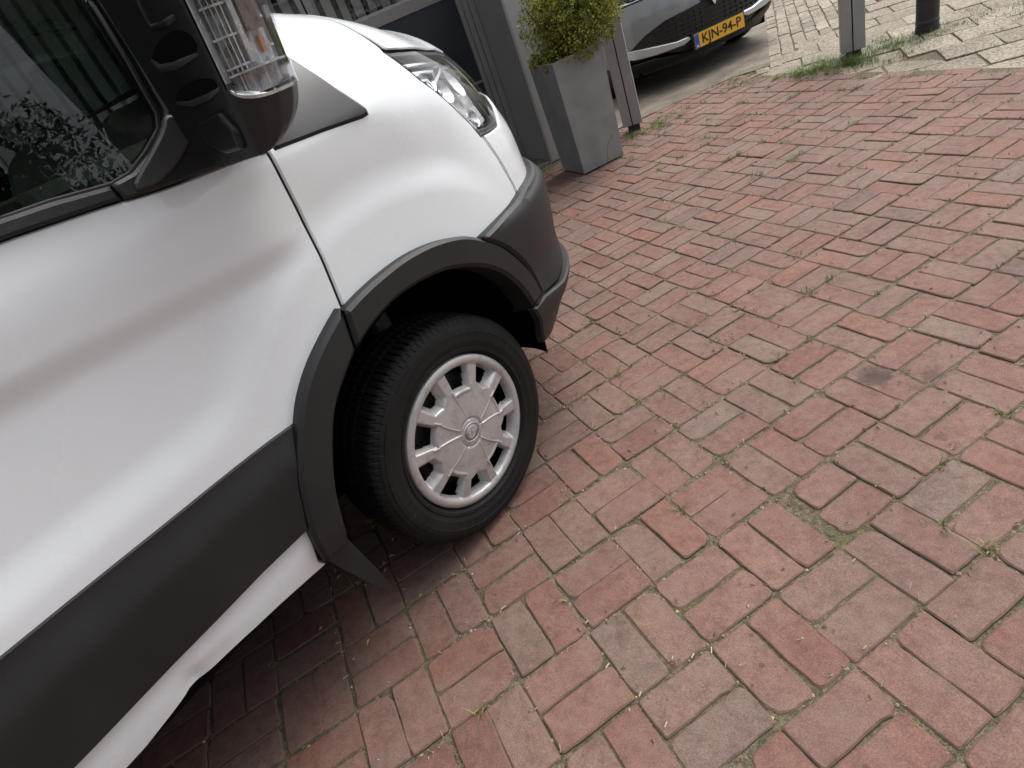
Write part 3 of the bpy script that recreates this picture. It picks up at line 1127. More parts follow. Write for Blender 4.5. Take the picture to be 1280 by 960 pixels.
ring_in = [(-.57, 1.286), (-.50, 1.280), (-.41, 1.266), (-.376, 1.269), (-.332, 1.287), (-.289, 1.310), (-.276, 1.330), (-.272, 1.36), (-.263, 1.415), (-.257, 1.468), (-.252, 1.511)]
panel('window_seal', GLASS + ring_in[::-1], 'seal_gap_black', door, -0.002, 0.012, 0.002, 0.002, 0.02)
fr_ = panel('door_frame', [(-.55, 2.035), (-.59, 2.075), (-1.21, 2.075), (-1.215, 1.305), (-1.16, 1.312), (-1.16, 1.97), (-1.14, 2.0), (-.61, 2.0)], 'white_paint', door, 0.002, 0.03)

# ---- load-space side, roof, rear, windscreen
side = panel('side_panel', [(-1.225, .60), (-2.85, .60), (-2.95, .70), (-3.1, .82), (-3.3, .86), (-3.5, .82), (-3.65, .70), (-3.75, .60), (-4.32, .60), (-4.34, 2.075), (-1.225, 2.075)], 'white_paint', van, 0.0, 0.06, 0.004, 0.004)
sec = [(.085, 2.078), (.105, 2.16), (.17, 2.24), (.32, 2.30), (.6, 2.335), (.98, 2.345)]
sec = sec + [(2 * YC - y, z) for y, z in sec[-2::-1]]
rings = []
for x, dz, sh in ((-.62, -.10, .0), (-.78, -.03, 0), (-1.1, 0, 0), (-4.25, 0, 0), (-4.34, -.03, .01)):
    rings.append([(x, y + (sh if y < YC else -sh), 2.078 + max(0, z - 2.078 + dz * (z - 2.078) / .26)) for y, z in sec])
v, f = loft(rings, close=False)
obj('roof', v, f, 'white_paint', van, True)
obj('rear_doors', [(-4.35, .0, .45), (-4.35, 1.96, .45), (-4.35, 1.96, 1.2), (-4.35, 1.87, 2.1), (-4.35, .98, 2.33), (-4.35, .09, 2.1), (-4.35, 0, 1.2)], [(0, 6, 5, 4, 3, 2, 1)], 'white_paint', van)
rows = []
for q in np.linspace(-1, 1, 13):
    yb, yt = YC + q * 0.80, YC + q * 0.72
    b0 = np.array([0.30 - 0.30 * q * q, yb, 1.455 - 0.03 * q * q])
    b1 = np.array([-0.62 - 0.06 * q * q, yt, 2.24 - 0.08 * q * q])
    rows.append([tuple(b0 + (b1 - b0) * k + np.array([0.05 * math.sin(math.pi * k), 0, 0.03 * math.sin(math.pi * k)])) for k in np.linspace(0, 1, 7)])
v, f = loft(rows, close=False)
obj('windscreen', v, f, 'window_glass', van, True)
pl = MB()
pl.add([(-.02, .10, 1.43), (.0, .19, 1.425), (-.68, .27, 2.16), (-.56, .09, 2.04), (-.62, .085, 2.078), (-.70, .16, 2.2)], [(0, 1, 2, 3), (3, 2, 5, 4)])
pillar = pl.build('a_pillar', 'smooth_black', van)
cow = [[(.02 - .0 * q, YC + q * .80, 1.42), (.16 + .14 * (1 - q * q), YC + q * .80, 1.438)] for q in np.linspace(-1, 1, 9)]
v, f = loft(cow, close=False)
obj('cowl', v, f, 'smooth_black', van, True)

# ---- dark structure behind the gaps, wheel housings and floor
bk = []
for s in np.r_[np.linspace(-4.3, 0.1, 60), np.linspace(0.13, SEND, 30)]:
    bk.append([tuple(p) for p in body(np.full(12, s), np.linspace(0.42, 1.19, 12), -0.05)])
V, F = loft(bk, close=False)
V = np.array(V)
keep = []
for q in F:
    c = V[list(q)].mean(0)
    if (c[0] ** 2 + (c[2] - .335) ** 2) ** .5 < 0.52 or ((c[0] + 3.3) ** 2 + (c[2] - .335) ** 2) ** .5 < 0.52:
        continue
    keep.append(q)
shell = obj('inner_shell', V, keep, 'void_black', van)
for xw in (0.0, -3.3):
    rr = []
    for a in np.linspace(-0.12, math.pi + 0.2, 44):
        rr.append([(xw + r_ * math.cos(a), y, 0.335 + r_ * math.sin(a)) for r_, y in ((0.46 - .03 * max(0, .4 - a), -0.025 + .07 * max(0, .6 - a)), (0.475 - .03 * max(0, .4 - a), 0.03), (0.475, 0.10), (0.475, 0.36), (0.30, 0.40), (0.0, 0.40))])
    v, f = loft(rr, close=False)
    o = obj('wheel_housing', v, f, 'void_black', van, True)
    mirror(o, van)
fl = MB()
fl.box((-4.3, 0.05, 0.34), (-3.85, 1.91, 0.42)).box((-2.75, 0.06, 0.36), (-0.60, 1.90, 0.44)).box((-3.85, 0.42, .26), (-2.75, 1.54, .46)).box((-2.7, .3, .24), (-.7, 1.66, .36)).box((-0.60, 0.42, 0.20), (0.55, 1.54, 0.46)).box((.5, .3, .28), (.85, 1.66, .44))
fl.box((0.1, 0.42, .46), (.62, 1.54, .95))
fl.build('underbody', 'void_black', van)
ax = MB()
ax.tube([(0, 0.08, .335), (0, 1.88, .335)], .05, 10)
ax.build('axle', 'steel_rim', van)
MB().tube([(-3.3, 0.08, .335), (-3.3, 1.88, .335)], .06, 10).build('axle', 'steel_rim', van)
MB().tube([(.02, .16, .36), (.03, .2, .80)], .035, 10).build('suspension_strut', 'steel_rim', van)
# mud flap behind the front wheel
fp = [(-.532, .445), (-.508, .36), (-.480, .27), (-.457, .218), (-.448, .223), (-.452, .30), (-.460, .38), (-.466, .445)]
k_ = len(fp)
v = [(x, -.052, z) for x, z in fp] + [(x + .004, .20, z) for x, z in fp]
flap = obj('mud_flap', v, [tuple(range(k_)), tuple(range(2 * k_ - 1, k_ - 1, -1))] + [(i, i + k_, (i + 1) % k_ + k_, (i + 1) % k_) for i in range(k_)], 'black_plastic', van)

# ---- wheels
def make_wheel(parent, x, yaw, flip=False):
    prof = [(.205, .19), (.225, .205), (.27, .212), (.305, .205), (.322, .190)]
    tread = []
    ys = [.180, .150, .149, .141, .140, .112, .111, .101, .100, .072, .071, .063, .062, .034, .018]
    for i, y in enumerate(ys):
        rr = .3355 - .0035 * ((y - .1) / .085) ** 2
        tread.append((rr - (.008 if i in (2, 3, 6, 7, 10, 11) else 0), y))
    shoulder = [(.329, .010), (.322, .001), (.316, -.004), (.310, -.009), (.300, -.013), (.299, -.0155), (.286, -.0175), (.285, -.0165), (.262, -.0165), (.246, -.012), (.245, -.0145), (.236, -.0135), (.232, -.006), (.226, .004), (.215, .012), (.205, .02)]
    prof = prof + tread + shoulder
    k0, k1 = 5, 5 + len(tread) + 3
    N = 624

    def fn(i, j, r, y):
        if k0 <= j < k1:
            ph = i % 6
            st = (j - k0) // 4
            if (i + 2 * (st % 2)) % 6 == 0:
                r -= .0055 if j < k1 - 3 else .003
        # moulded blocks on the upper sidewall
        if j in (k1, k1 + 1) and (i // 26) % 2 == 0:
            y -= .0012
        if j in (k1 + 4, k1 + 3) and (i // 5) % 2 == 0 and (i % 312) < 120:
            y -= .0011
        return r, y
    v, f = lathe_y(prof, N, fn)
    v = [(a, b, c if c > -.3345 else -.3345) for a, b, c in v]
    me_t = mesh_from('tyre', v, [tuple(reversed(q)) for q in f], False)
    # steel wheel
    v, f = lathe_y([(.205, .19), (.20, .10), (.185, .08), (.18, .055), (.13, .045), (.10, .06), (.06, .055), (.0, .05)], 64)
    me_r = mesh_from('wheel', v, [tuple(reversed(q)) for q in f], True)
    # wheel cover
    RO, NR, NT = .2235, 100, 640
    rs = np.linspace(0.004, RO, NR)
    th = np.arange(NT) * 2 * np.pi / NT
    rg, tg = np.meshgrid(rs, th, indexing='ij')
    h = 0.006 + 0.012 * (1 - (rg / .19) ** 2)
    h = np.where(rg > .196, 0.0052 + 0.0055 * np.clip(1 - ((rg - .2095) / .0135) ** 2, -1, 1), h)
    ph = np.radians(80)
    k = np.round((tg - ph) / (np.pi / 5))
    dt = (tg - ph) - k * np.pi / 5
    even = (k.astype(int) % 2) == 0
    u = np.abs(dt) * rg
    hw = np.abs(rg * np.tan(np.radians(13.7)))
    rin = np.where(even, .126, .126 + 0.5 * u)
    dd = np.minimum(np.minimum(np.where(even, 1.0, 0.62) * (hw - u), np.where(even, 1.0, 0.8) * (rg - rin)), .2000 - rg)
    h = h + 0.0035 * np.exp(-((dd + .0035) / .003) ** 2) * even * (rg < .143)
    # facets running from the centre to the wide windows
    k5 = np.round((tg - ph) / (2 * np.pi / 5))
    d5 = np.abs((tg - ph) - k5 * 2 * np.pi / 5)
    edge = (np.radians(5.0) + np.radians(9.5) * (rg / .12)) - d5
    fac = sst(-.0015, .0015, edge * rg) * (rg > .036) * (rg < .124)
    h = h - 0.0022 * fac + 0.0022 * np.exp(-(edge * rg / .0024) ** 2) * (rg > .046) * (rg < .118)
    h = h - 0.0035 * sst(.047, .043, rg) + 0.003 * sst(.041, .037, rg)
    dep = sst(0.0, .017, dd)
    h = h - 0.034 * dep
    hole = dd > np.where(even, .0110, .0130)
    P = np.stack([rg * np.cos(tg), -h, rg * np.sin(tg)], -1)
    vid = np.arange(NR * NT).reshape(NR, NT)
    f = []
    for i in range(NR - 1):
        for j in range(NT):
            j2 = (j + 1) % NT
            if hole[i, j] or hole[i + 1, j] or hole[i, j2] or hole[i + 1, j2]:
                continue
            f.append((vid[i, j], vid[i + 1, j], vid[i + 1, j2], vid[i, j2]))
    f.append(tuple(vid[0, ::-1]))
    vv = list(map(tuple, P.reshape(-1, 3)))
    b0 = len(vv)
    for j in range(NT):
        vv.append((RO * math.cos(th[j]), .016, RO * math.sin(th[j])))
    for j in range(NT):
        f.append((vid[NR - 1, j], b0 + j, b0 + (j + 1) % NT, vid[NR - 1, (j + 1) % NT]))
    me_c = mesh_from('hub_cap', vv, f, True)
    # oval badge
    e = MB()
    n = 36
    z0, z1 = -.0165, -.0180
    out = [(.034 * math.cos(2 * math.pi * i / n), .029 * math.sin(2 * math.pi * i / n)) for i in range(n)]
    e.add([(a, z0 + .003, b) for a, b in out] + [(a, z1, b) for a, b in out] + [(a * .9, z1 - .0006, b * .88) for a, b in out] + [(a * .85, z1 + .0006, b * .82) for a, b in out],
          [(i + q * n, i + (q + 1) * n, (i + 1) % n + (q + 1) * n, (i + 1) % n + q * n) for q in range(3) for i in range(n)] + [tuple(range(3 * n, 4 * n))])
    e.tube([(-.016, z1 - .0002, .001), (-.012, z1 - .0002, .007), (-.007, z1 - .0002, .005), (-.010, z1 - .0002, -.006), (-.013, z1 - .0002, -.005)], .0011, 5)
    e.tube([(-.013, z1 - .0002, .001), (-.004, z1 - .0002, .001), (-.002, z1 - .0002, -.003), (.002, z1 - .0002, .001), (.003, z1 - .0002, -.003), (.008, z1 - .0002, .001), (.009, z1 - .0002, -.003), (.016, z1 - .0002, .006), (.013, z1 - .0002, .003), (.010, z1 - .0002, -.002), (.017, z1 - .0002, -.003)], .0010, 5)
    me_e = mesh_from('badge', e.v, e.f, True)
    w_ = link('wheel', me_r, 'steel_rim', parent)
    w_.location = (x, 0, .335) if not flip else (x, 2 * YC, .335)
    w_.rotation_euler = (0, R(7), yaw + (math.pi if flip else 0))
    t_ = link('tyre', me_t, 'rubber', w_)
    t_.rotation_euler = (0, -R(7), 0)
    link('hub_cap', me_c, 'hub_silver', w_)
    link('badge', me_e, 'hub_silver', w_)
    return w_


w0 = make_wheel(van, 0.0, R(-1.5))
for x, fl_ in ((-3.3, False), (0.0, True), (-3.3, True)):
    wn = w0.copy()
    COL.objects.link(wn)
    wn.parent = van
    wn.location = (x, 2 * YC if fl_ else 0, .335)
    wn.rotation_euler = (0, R(31), math.pi if fl_ else 0)
    for ch in w0.children:
        c_ = ch.copy()
        COL.objects.link(c_)
        c_.parent = wn
        if 'tyre' in c_.name:
            c_.rotation_euler = (0, -R(31), 0)

# ---- door mirror: arm and housing with a clear indicator lamp on its outer end
MC = [(-.272, .004), (-.263, -.012), (-.238, -.022), (-.20, -.024), (-.165, -.013), (-.135, .012), (-.11, .05), (-.097, .10), (-.09, .17)]
MCx = np.array([a for a, b in MC])
MCy = np.array([b for a, b in MC])
MCq = np.r_[0, np.cumsum(np.hypot(np.diff(MCx), np.diff(MCy)))]
MCq /= MCq[-1]


def mir(q, z, off=0.0):
    q, z = np.asarray(q, float), np.asarray(z, float)
    tq = np.clip((1.30 - z) / 0.082, 0, 1)
    k = 0.12 + 0.88 * np.sqrt(1 - tq * tq + 1e-9)
    yo = -.229 - .18 * (z - 1.225) + 0.10 * np.maximum(z - 1.55, 0)

    def pt(qq):
        return -.272 + (np.interp(qq, MCq, MCx) + .272) * k, yo + np.interp(qq, MCq, MCy) * (0.5 + 0.5 * k)
    x, y = pt(q)
    x1, y1 = pt(np.clip(q + .03, 0, 1))
    x0, y0 = pt(np.clip(q - .03, 0, 1))
    tx, ty = x1 - x0, y1 - y0
    d = np.hypot(tx, ty) + 1e-9
    return np.stack([x + off * ty / d, y - off * tx / d, z + 0 * x], -1)


zs_ = [1.2195, 1.222, 1.227, 1.234, 1.244, 1.256, 1.27, 1.284, 1.288, 1.292, 1.296, 1.30, 1.305, 1.31, 1.316, 1.322, 1.33, 1.36, 1.45, 1.55, 1.64, 1.642, 1.70, 1.74, 1.76]
qs_ = np.r_[0, np.linspace(0.02, 1, 50)]
def lens_z0(q):
    return 1.286 + 0.034 * (1 - np.sqrt(np.clip(1 - np.abs((np.asarray(q) - .318) / .290) ** 3.2, 0, 1)))


rings = []
for z in zs_:
    off = np.where((qs_ > .03) & (qs_ < .605) & (z > lens_z0(qs_) + 0.010) & (z < 1.641), -0.030, 0.0)
    ring = [tuple(p) for p in mir(qs_, np.full(len(qs_), z), off)]
    yin = -.10 - .05 * sst(1.40, 1.50, z) if z < 1.27 else -.05
    xf = ring[-1][0]
    ring += [(xf, yin, z), (-.272, yin, z)]
    rings.append(ring)
v, f = loft(rings)
mh = obj('mirror_housing', v, [tuple(reversed(q)) for q in f], 'smooth_black', door, True)
mh.data.set_sharp_from_angle(angle=R(50))
lens_q = np.linspace(.035, .605, 22)


def mir_sheet(name, q0, q1, z0, z1, off, mat, parent, nq=12, nz=8, thick=0.003, wav=None, foot=None):
    g1 = []
    for z_ in np.linspace(z0, z1, nz):
        qq = np.linspace(q0, q1, nq)
        z = np.full(nq, z_) if foot is None else lens_z0(qq) + foot + (z_ - z0)
        z = np.minimum(z, 1.6405)
        o_ = np.full(nq, off) if wav is None else off + wav(qq, z)
        g1.append([tuple(p) for p in mir(qq, z, o_)] + [tuple(p) for p in mir(qq[::-1], z[::-1], o_[::-1] - thick)])
    v, f = loft(g1)
    return obj(name, v, [tuple(reversed(q)) for q in f], mat, parent, False)


rim = mir_sheet('lamp_lens', .035, .600, 1.287, 1.640, 0.003, 'lamp_lens', mh, 30, 10, 0.003, None, 0.001)
rim.data.polygons.foreach_set('use_smooth', [True] * len(rim.data.polygons))
mir_sheet('lamp_back', .04, .59, 1.29, 1.636, -0.022, 'lamp_facets', mh, 60, 6, 0.003, lambda q, z: 0.0035 * np.sin(q * 210), 0.012)
for k in range(8):
    z = 1.335 + k * .038
    mir_sheet('lamp_rib', .06, .22, z, z + .003, -0.010, 'lamp_facets', mh, 8, 2, 0.010)
    mir_sheet('lamp_rib', .41, .57, z + .012, z + .015, -0.012, 'lamp_facets', mh, 8, 2, 0.010)
for q in (.085, .115, .145, .175, .43, .46, .49, .52):
    mir_sheet('lamp_rib', q, q + .006, 1.33, 1.63, -0.013, 'chrome', mh, 2, 6, 0.006)
mir_sheet('lamp_divider', .20, .226, 1.335, 1.63, -0.006, 'reflector', mh, 3, 6, 0.014)
mir_sheet('lamp_divider', .06, .57, 1.326, 1.329, -0.002, 'reflector', mh, 14, 2, 0.018)
mir_sheet('lamp_divider', .06, .56, 1.430, 1.432, -0.002, 'reflector', mh, 14, 2, 0.018)
mir_sheet('lamp_shade', .25, .40, 1.372, 1.50, -0.008, 'lamp_shade', mh, 8, 4, 0.006)
mir_sheet('lamp_bulb', .322, .340, 1.342, 1.364, -0.012, 'amber', mh, 6, 4, 0.006)
mir_sheet('lamp_bezel', .040, .595, 1.288, 1.2925, 0.0012, 'reflector', mh, 40, 2, 0.006, None, 0.001)
mir_sheet('lamp_bezel', .034, .041, 1.322, 1.638, 0.0022, 'reflector', mh, 2, 8, 0.02)
# relief on the back of the arm
XR = -.272
rl = MB()
rl.tube([(XR, -.176, 1.50), (XR, -.155, 1.436), (XR, -.158, 1.424), (XR, -.190, 1.419), (XR, -.232, 1.418)], .005, 8)
rl.build('moulding', 'smooth_black', mh, True)
rl = MB()
rl.tube([(XR, -.100, 1.391), (XR - .002, -.116, 1.377), (XR - .002, -.157, 1.371), (XR, -.235, 1.369)], [.004, .006, .006, .003], 8)
rl.build('moulding', 'grey_plastic', mh, True)
rl = MB()
rl.tube([(XR, -.096, 1.328), (XR - .001, -.136, 1.319), (XR - .001, -.198, 1.317), (XR, -.240, 1.320)], [.003, .005, .005, .003], 8)
rl.build('moulding', 'grey_plastic', mh, True)
for shp in ([(-.098, 1.392), (-.108, 1.383), (-.13, 1.378), (-.16, 1.374), (-.20, 1.372), (-.244, 1.372), (-.246, 1.392), (-.225, 1.404), (-.19, 1.409), (-.15, 1.406), (-.12, 1.400)],
            [(-.094, 1.333), (-.105, 1.326), (-.13, 1.321), (-.17, 1.319), (-.21, 1.320), (-.240, 1.324), (-.236, 1.336), (-.20, 1.343), (-.16, 1.345), (-.12, 1.342)]):
    shp = chaikin(shp + shp[:1], 2)[:-1]  # flat black sheets on the arm, painting the shade of its hollows
    k_ = len(shp)
    obj('hollow_shade', [(XR - .0016, y, z) for y, z in shp] + [(XR + .004, y, z) for y, z in shp], [tuple(range(k_)), ] + [(i, i + k_, (i + 1) % k_ + k_, (i + 1) % k_) for i in range(k_)], 'void_black', mh)
pv = [(-.133, 1.291), (-.216, 1.294), (-.229, 1.262), (-.222, 1.236), (-.166, 1.236), (-.13, 1.256)]
v = [(XR - .012, y, z) for y, z in pv] + [(XR + .06, y, z) for y, z in pv]
pvm = MB().add(v, [tuple(range(5, -1, -1)), tuple(range(6, 12))] + [(i, (i + 1) % 6, 6 + (i + 1) % 6, 6 + i) for i in range(6)])
pvm.build('mirror_pivot', 'smooth_black', mh, False, 0.006, 3)
MB().box((XR - .004, -.225, 1.49), (XR - .001, -.075, 1.73)).build('mirror_glass', 'chrome', mh)

# ---- cabin
cab = MB()
cab.box((-.62, .12, .98), (.05, 1.84, 1.20)).box((-.50, .25, 1.18), (-.02, 1.74, 1.30))
cab.build('dashboard', 'interior', van, False, 0.05, 3)
cab = MB()
cab.box((-1.55, .17, .60), (-1.50, 1.79, 2.05)).box((-1.5, .05, .50), (-.62, 1.9, .56))
cab.build('bulkhead', 'interior', van)
for yy in (.40, 1.50):
    st = MB()
    st.box((-1.22, yy - .24, .72), (-.70, yy + .24, .90))
    seat = st.build('seat', 'interior', van, True, 0.05, 3)
    st = MB()
    st.add([(-1.26, yy - .24, .85), (-1.10, yy - .24, .85), (-1.10, yy + .24, .85), (-1.26, yy + .24, .85), (-1.40, yy - .21, 1.52), (-1.28, yy - .21, 1.52), (-1.28, yy + .21, 1.52), (-1.40, yy + .21, 1.52)],
           [(0, 3, 2, 1), (4, 5, 6, 7), (0, 1, 5, 4), (1, 2, 6, 5), (2, 3, 7, 6), (3, 0, 4, 7)])
    st.build('seat_back', 'interior', seat, True, 0.05, 3)
    st = MB()
    st.box((-1.41, yy - .13, 1.56), (-1.31, yy + .13, 1.76)).tube([(-1.35, yy - .06, 1.48), (-1.36, yy - .06, 1.6)], .008, 6).tube([(-1.35, yy + .06, 1.48), (-1.36, yy + .06, 1.6)], .008, 6)
    st.build('headrest', 'interior', seat, True, 0.03, 3)
ring = [(-.56 + .07 * math.sin(a) * .5, 1.50 + .20 * math.cos(a), 1.28 + .19 * math.sin(a)) for a in np.linspace(0, 2 * math.pi, 33)]
st = MB()
st.tube(ring, .016, 8, False).tube([(-.55, 1.32, 1.28), (-.50, 1.5, 1.27), (-.55, 1.68, 1.28)], .018, 8).tube([(-.50, 1.5, 1.27), (-.40, 1.5, 1.2)], .03, 8)
st.build('steering_wheel', 'interior', van, True)
panel('door_lining', [(-.15, 1.19), (-.15, .95), (-.55, .84), (-1.2, .64), (-1.2, 1.27)], 'interior', door, -0.07, 0.05, 0.002, 0.002, 0.02)

# far side of the van, the same parts mirrored
fd = mirror(door, van)
ff_ = mirror(fender, van)
mirror(sill, van)
mirror(bw, van)
mirror(bumper, van)
mirror(blip, van)
mirror(hood, van)
mirror(side, van)
mirror(pillar, van)
mirror(shell, van)
mirror(grille, van)
fh = mirror(hl, van)
for ch in list(door.children):
    if ch.name.split('.')[0] in ('door_cladding', 'arch_trim', 'window_sail', 'belt_trim', 'window_pane', 'door_frame', 'mirror_housing', 'door_lining'):
        mirror(ch, fd)
for ch in list(fender.children):
    mirror(ch, ff_)
for ch in list(hl.children):
    if 'lens' in ch.name:
        mirror(ch, fh)


# ================================================================== building beside the yard
bld = empty('shop_building', (2.28, 3.75, 0))
tag(bld, 'grey building with recessed dark blue glazed door front behind the van', 'building')
WY, DY, XR0 = 0.0, 0.48, 0.0           # wall face, door face, reveal, all relative to the base point


def bpart(name, mat, boxes, bevel=0.0, parent=None):
    mb = MB()
    for a, b in boxes:
        mb.box(a, b)
    return mb.build(name, mat, parent or bld, False, bevel)


bpart('wall', 'grey_wall', [((0.0, 0.0, 0.0), (0.62, 9.0, 4.6))])
bpart('wall', 'grey_wall', [((-9.0, 0.0, 2.75), (-0.002, 0.6, 4.6))])
bpart('wall', 'grey_wall', [((-9.0, 0.0, 0.0), (-6.0, 0.6, 2.748))])
bpart('corner_trim', 'grey_frame', [((-0.006, -0.004, 0.0), (0.012, 0.02, 2.75))])
bpart('reveal_lining', 'grey_frame', [((-0.012, 0.022, 0.022), (-0.003, 0.478, 2.745))])
bpart('roof', 'roof_tile', [((-9.2, -0.15, 4.6), (0.75, 9.1, 4.75))])
th = bpart('threshold', 'old_concrete', [((-6.0, -0.02, -0.02), (-0.014, 0.60, 0.020))])
bpart('back_wall', 'interior', [((-6.0, 3.0, 0), (-0.02, 3.1, 2.9)), ((-6.0, 0.62, 2.9), (-0.02, 3.0, 2.95))])
x1 = -0.10
fm = bpart('door_frame', 'grey_frame', [((-0.06, .44, .02), (-.014, .56, 2.74))], 0.003)
bpart('door_frame', 'grey_frame', [((-0.105, .46, .02), (-.064, .56, 2.74))], 0.003)
for i in range(5):
    a, b = x1 - 1.15 * (i + 1), x1 - 1.15 * i
    lf = bpart('door_leaf', 'grey_frame', [((a + .004, .48, 1.365), (b - .010, .55, 1.44)), ((a + .004, .48, 2.62), (b - .010, .55, 2.70)), ((a + .004, .48, .03), (a + .05, .55, 2.70)), ((b - .045, .482, .03), (b - .01, .552, 2.70))], 0.0)
    bpart('door_panel', 'navy', [((a + .052, .495, .742), (b - .047, .535, 1.363))], 0, lf)
    bpart('door_panel', 'navy', [((a + .052, .495, .04), (b - .047, .535, .722))], 0, lf)
    bpart('panel_joint', 'grey_frame', [((a + .052, .49, .724), (b - .047, .54, .740))], 0, lf)
    bpart('pane_bead', 'grey_wall', [((a + .052, .484, 1.442), (b - .047, .494, 1.462))], 0, lf)
    pn = MB().box((a + .052, .512, 1.464), (b - .047, .518, 2.618)).build('pane', 'pane_glass', lf)
    # hanging vertical curtain slats behind the pane
    n = 10
    for k in range(n):
        cx = a + .09 + (b - a - .18) * k / (n - 1)
        MB().add([(cx - .045, .60 + .03 * (k % 2), 1.0), (cx + .025, .66 - .03 * (k % 2), 1.0), (cx + .025, .664 - .03 * (k % 2), 1.0), (cx - .045, .604 + .03 * (k % 2), 1.0),
                  (cx - .045, .60 + .03 * (k % 2), 2.6), (cx + .025, .66 - .03 * (k % 2), 2.6), (cx + .025, .664 - .03 * (k % 2), 2.6), (cx - .045, .604 + .03 * (k % 2), 2.6)],
                 [(0, 1, 2, 3), (4, 7, 6, 5), (0, 4, 5, 1), (1, 5, 6, 2), (2, 6, 7, 3), (3, 7, 4, 0)]).build('curtain_slat', 'curtain', lf)

# ================================================================== planter and shrub
pl_o = empty('planter', (2.35, 3.21, 0), R(-3))
tag(pl_o, 'tall square grey zinc planter standing beside the doorway', 'planter')


def sq(h_, z):
    return [(-h_, -h_, z), (h_, -h_, z), (h_, h_, z), (-h_, h_, z)]


v, f = loft([sq(.172, .012), sq(.192, .775), sq(.177, .775), sq(.175, .70)], True, False)
f.append((3, 2, 1, 0))
body_p = obj('planter_body', v, f, 'zinc_grey', pl_o)
v, f = loft([sq(.150, .0), sq(.150, .014)])
obj('planter_foot', v, f, 'void_black', pl_o)
v, f = loft([sq(.1935, .771), sq(.1935, .777), sq(.176, .777), sq(.176, .771)], True, False)
obj('planter_rim', v, f, 'post_grey', pl_o)
obj('planter_soil', sq(.1755, .73), [(0, 1, 2, 3)], 'soil', pl_o)


def foliage(name, centre, radii, n, size, seed, mat, parent, lumps=26, inner=0.55, needle=False):
    """many small sprigs spread through lumps of an uneven crown"""
    r = np.random.default_rng(seed)
    cen = []
    for _ in range(lumps):
        d = r.normal(size=3)
        d /= np.linalg.norm(d)
        cen.append(d * r.uniform(inner, 0.88) * np.array(radii) + np.array(centre))
    cen = np.array(cen)
    lr = r.uniform(0.22, 0.40, lumps) * np.mean(radii)
    V, F, A = [], [], []
    k = 0
    for i in range(n):
        c = r.integers(lumps)
        d = r.normal(size=3)
        d /= np.linalg.norm(d)
        rad = r.uniform(0.55, 1.0) ** 0.5
        p = cen[c] + d * lr[c] * rad
        ax_ = d * 0.7 + np.array([0, 0, .5]) + r.normal(size=3) * .45
        ax_ /= np.linalg.norm(ax_)
        t1 = np.cross(ax_, r.normal(size=3))
        t1 /= np.linalg.norm(t1) + 1e-9
        t2 = np.cross(ax_, t1)
        s = size * r.uniform(.6, 1.4)
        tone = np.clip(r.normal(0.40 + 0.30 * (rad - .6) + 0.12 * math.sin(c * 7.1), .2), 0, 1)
        if needle:
            for q in range(4):
                a = r.uniform(0, 6.28)
                side = (math.cos(a) * t1 + math.sin(a) * t2)
                tip = p + ax_ * s * r.uniform(.5, 1) + side * s * .6
                wv = np.cross(side, ax_) * s * .22
                V += [p - wv, p + wv, tip + wv * .4, tip - wv * .4]
                F.append((k, k + 1, k + 2, k + 3))
                A += [tone] * 4
                k += 4
        else:
            V += [p - t1 * s * .5, p + ax_ * s * .5 - t2 * s * .1, p + t1 * s * .5 + ax_ * s, p - ax_ * s * .2 + t2 * s * .3]
            F.append((k, k + 1, k + 2, k + 3))
            A += [tone] * 4
            k += 4
    me = mesh_from(name, V, F, False)
    set_attr(me, A)
    return link(name, me, mat, parent)


sh = empty('conifer_shrub', (2.35, 3.21, .73))
tag(sh, 'dense yellow-green dwarf conifer shrub growing in the grey planter', 'shrub')
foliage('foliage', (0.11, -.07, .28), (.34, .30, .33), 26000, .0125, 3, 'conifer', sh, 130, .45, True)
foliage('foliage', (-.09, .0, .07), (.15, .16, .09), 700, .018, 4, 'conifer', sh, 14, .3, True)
stm = MB()
for k in range(14):
    a = k * 2.4
    rr = .06 + .06 * rng.random()
    stm.tube([(0.02 * math.cos(a), .02 * math.sin(a), -.01), (rr * .5 * math.cos(a), rr * .5 * math.sin(a), .14), (rr * 1.5 * math.cos(a), rr * 1.5 * math.sin(a), .30 + .2 * rng.random())], [.012, .008, .004], 6)
stm.build('stem', 'bark', sh, True)


# ================================================================== posts
def gate_post(x, y, rz, label):
    o = empty('gate_post', (x, y, 0), rz)
    tag(o, label, 'post', 'split steel posts along the drive')
    MB().box((-.080, -.045, .055), (-.008, .045, 1.35)).build('post_plate', 'post_grey', o, False, .003)
    MB().box((.000, -.045, .055), (.076, .045, 1.35)).build('post_plate', 'post_grey', o, False, .003)
    MB().box((-.010, -.038, .05), (.002, .038, 1.345)).build('post_core', 'void_black', o)
    MB().box((-.045, -.03, -.02), (.05, .03, .055)).build('post_foot', 'post_black', o, False, .004)
    MB().box((-.081, -.046, 1.352), (.077, .046, 1.36)).build('post_cap', 'post_grey', o)


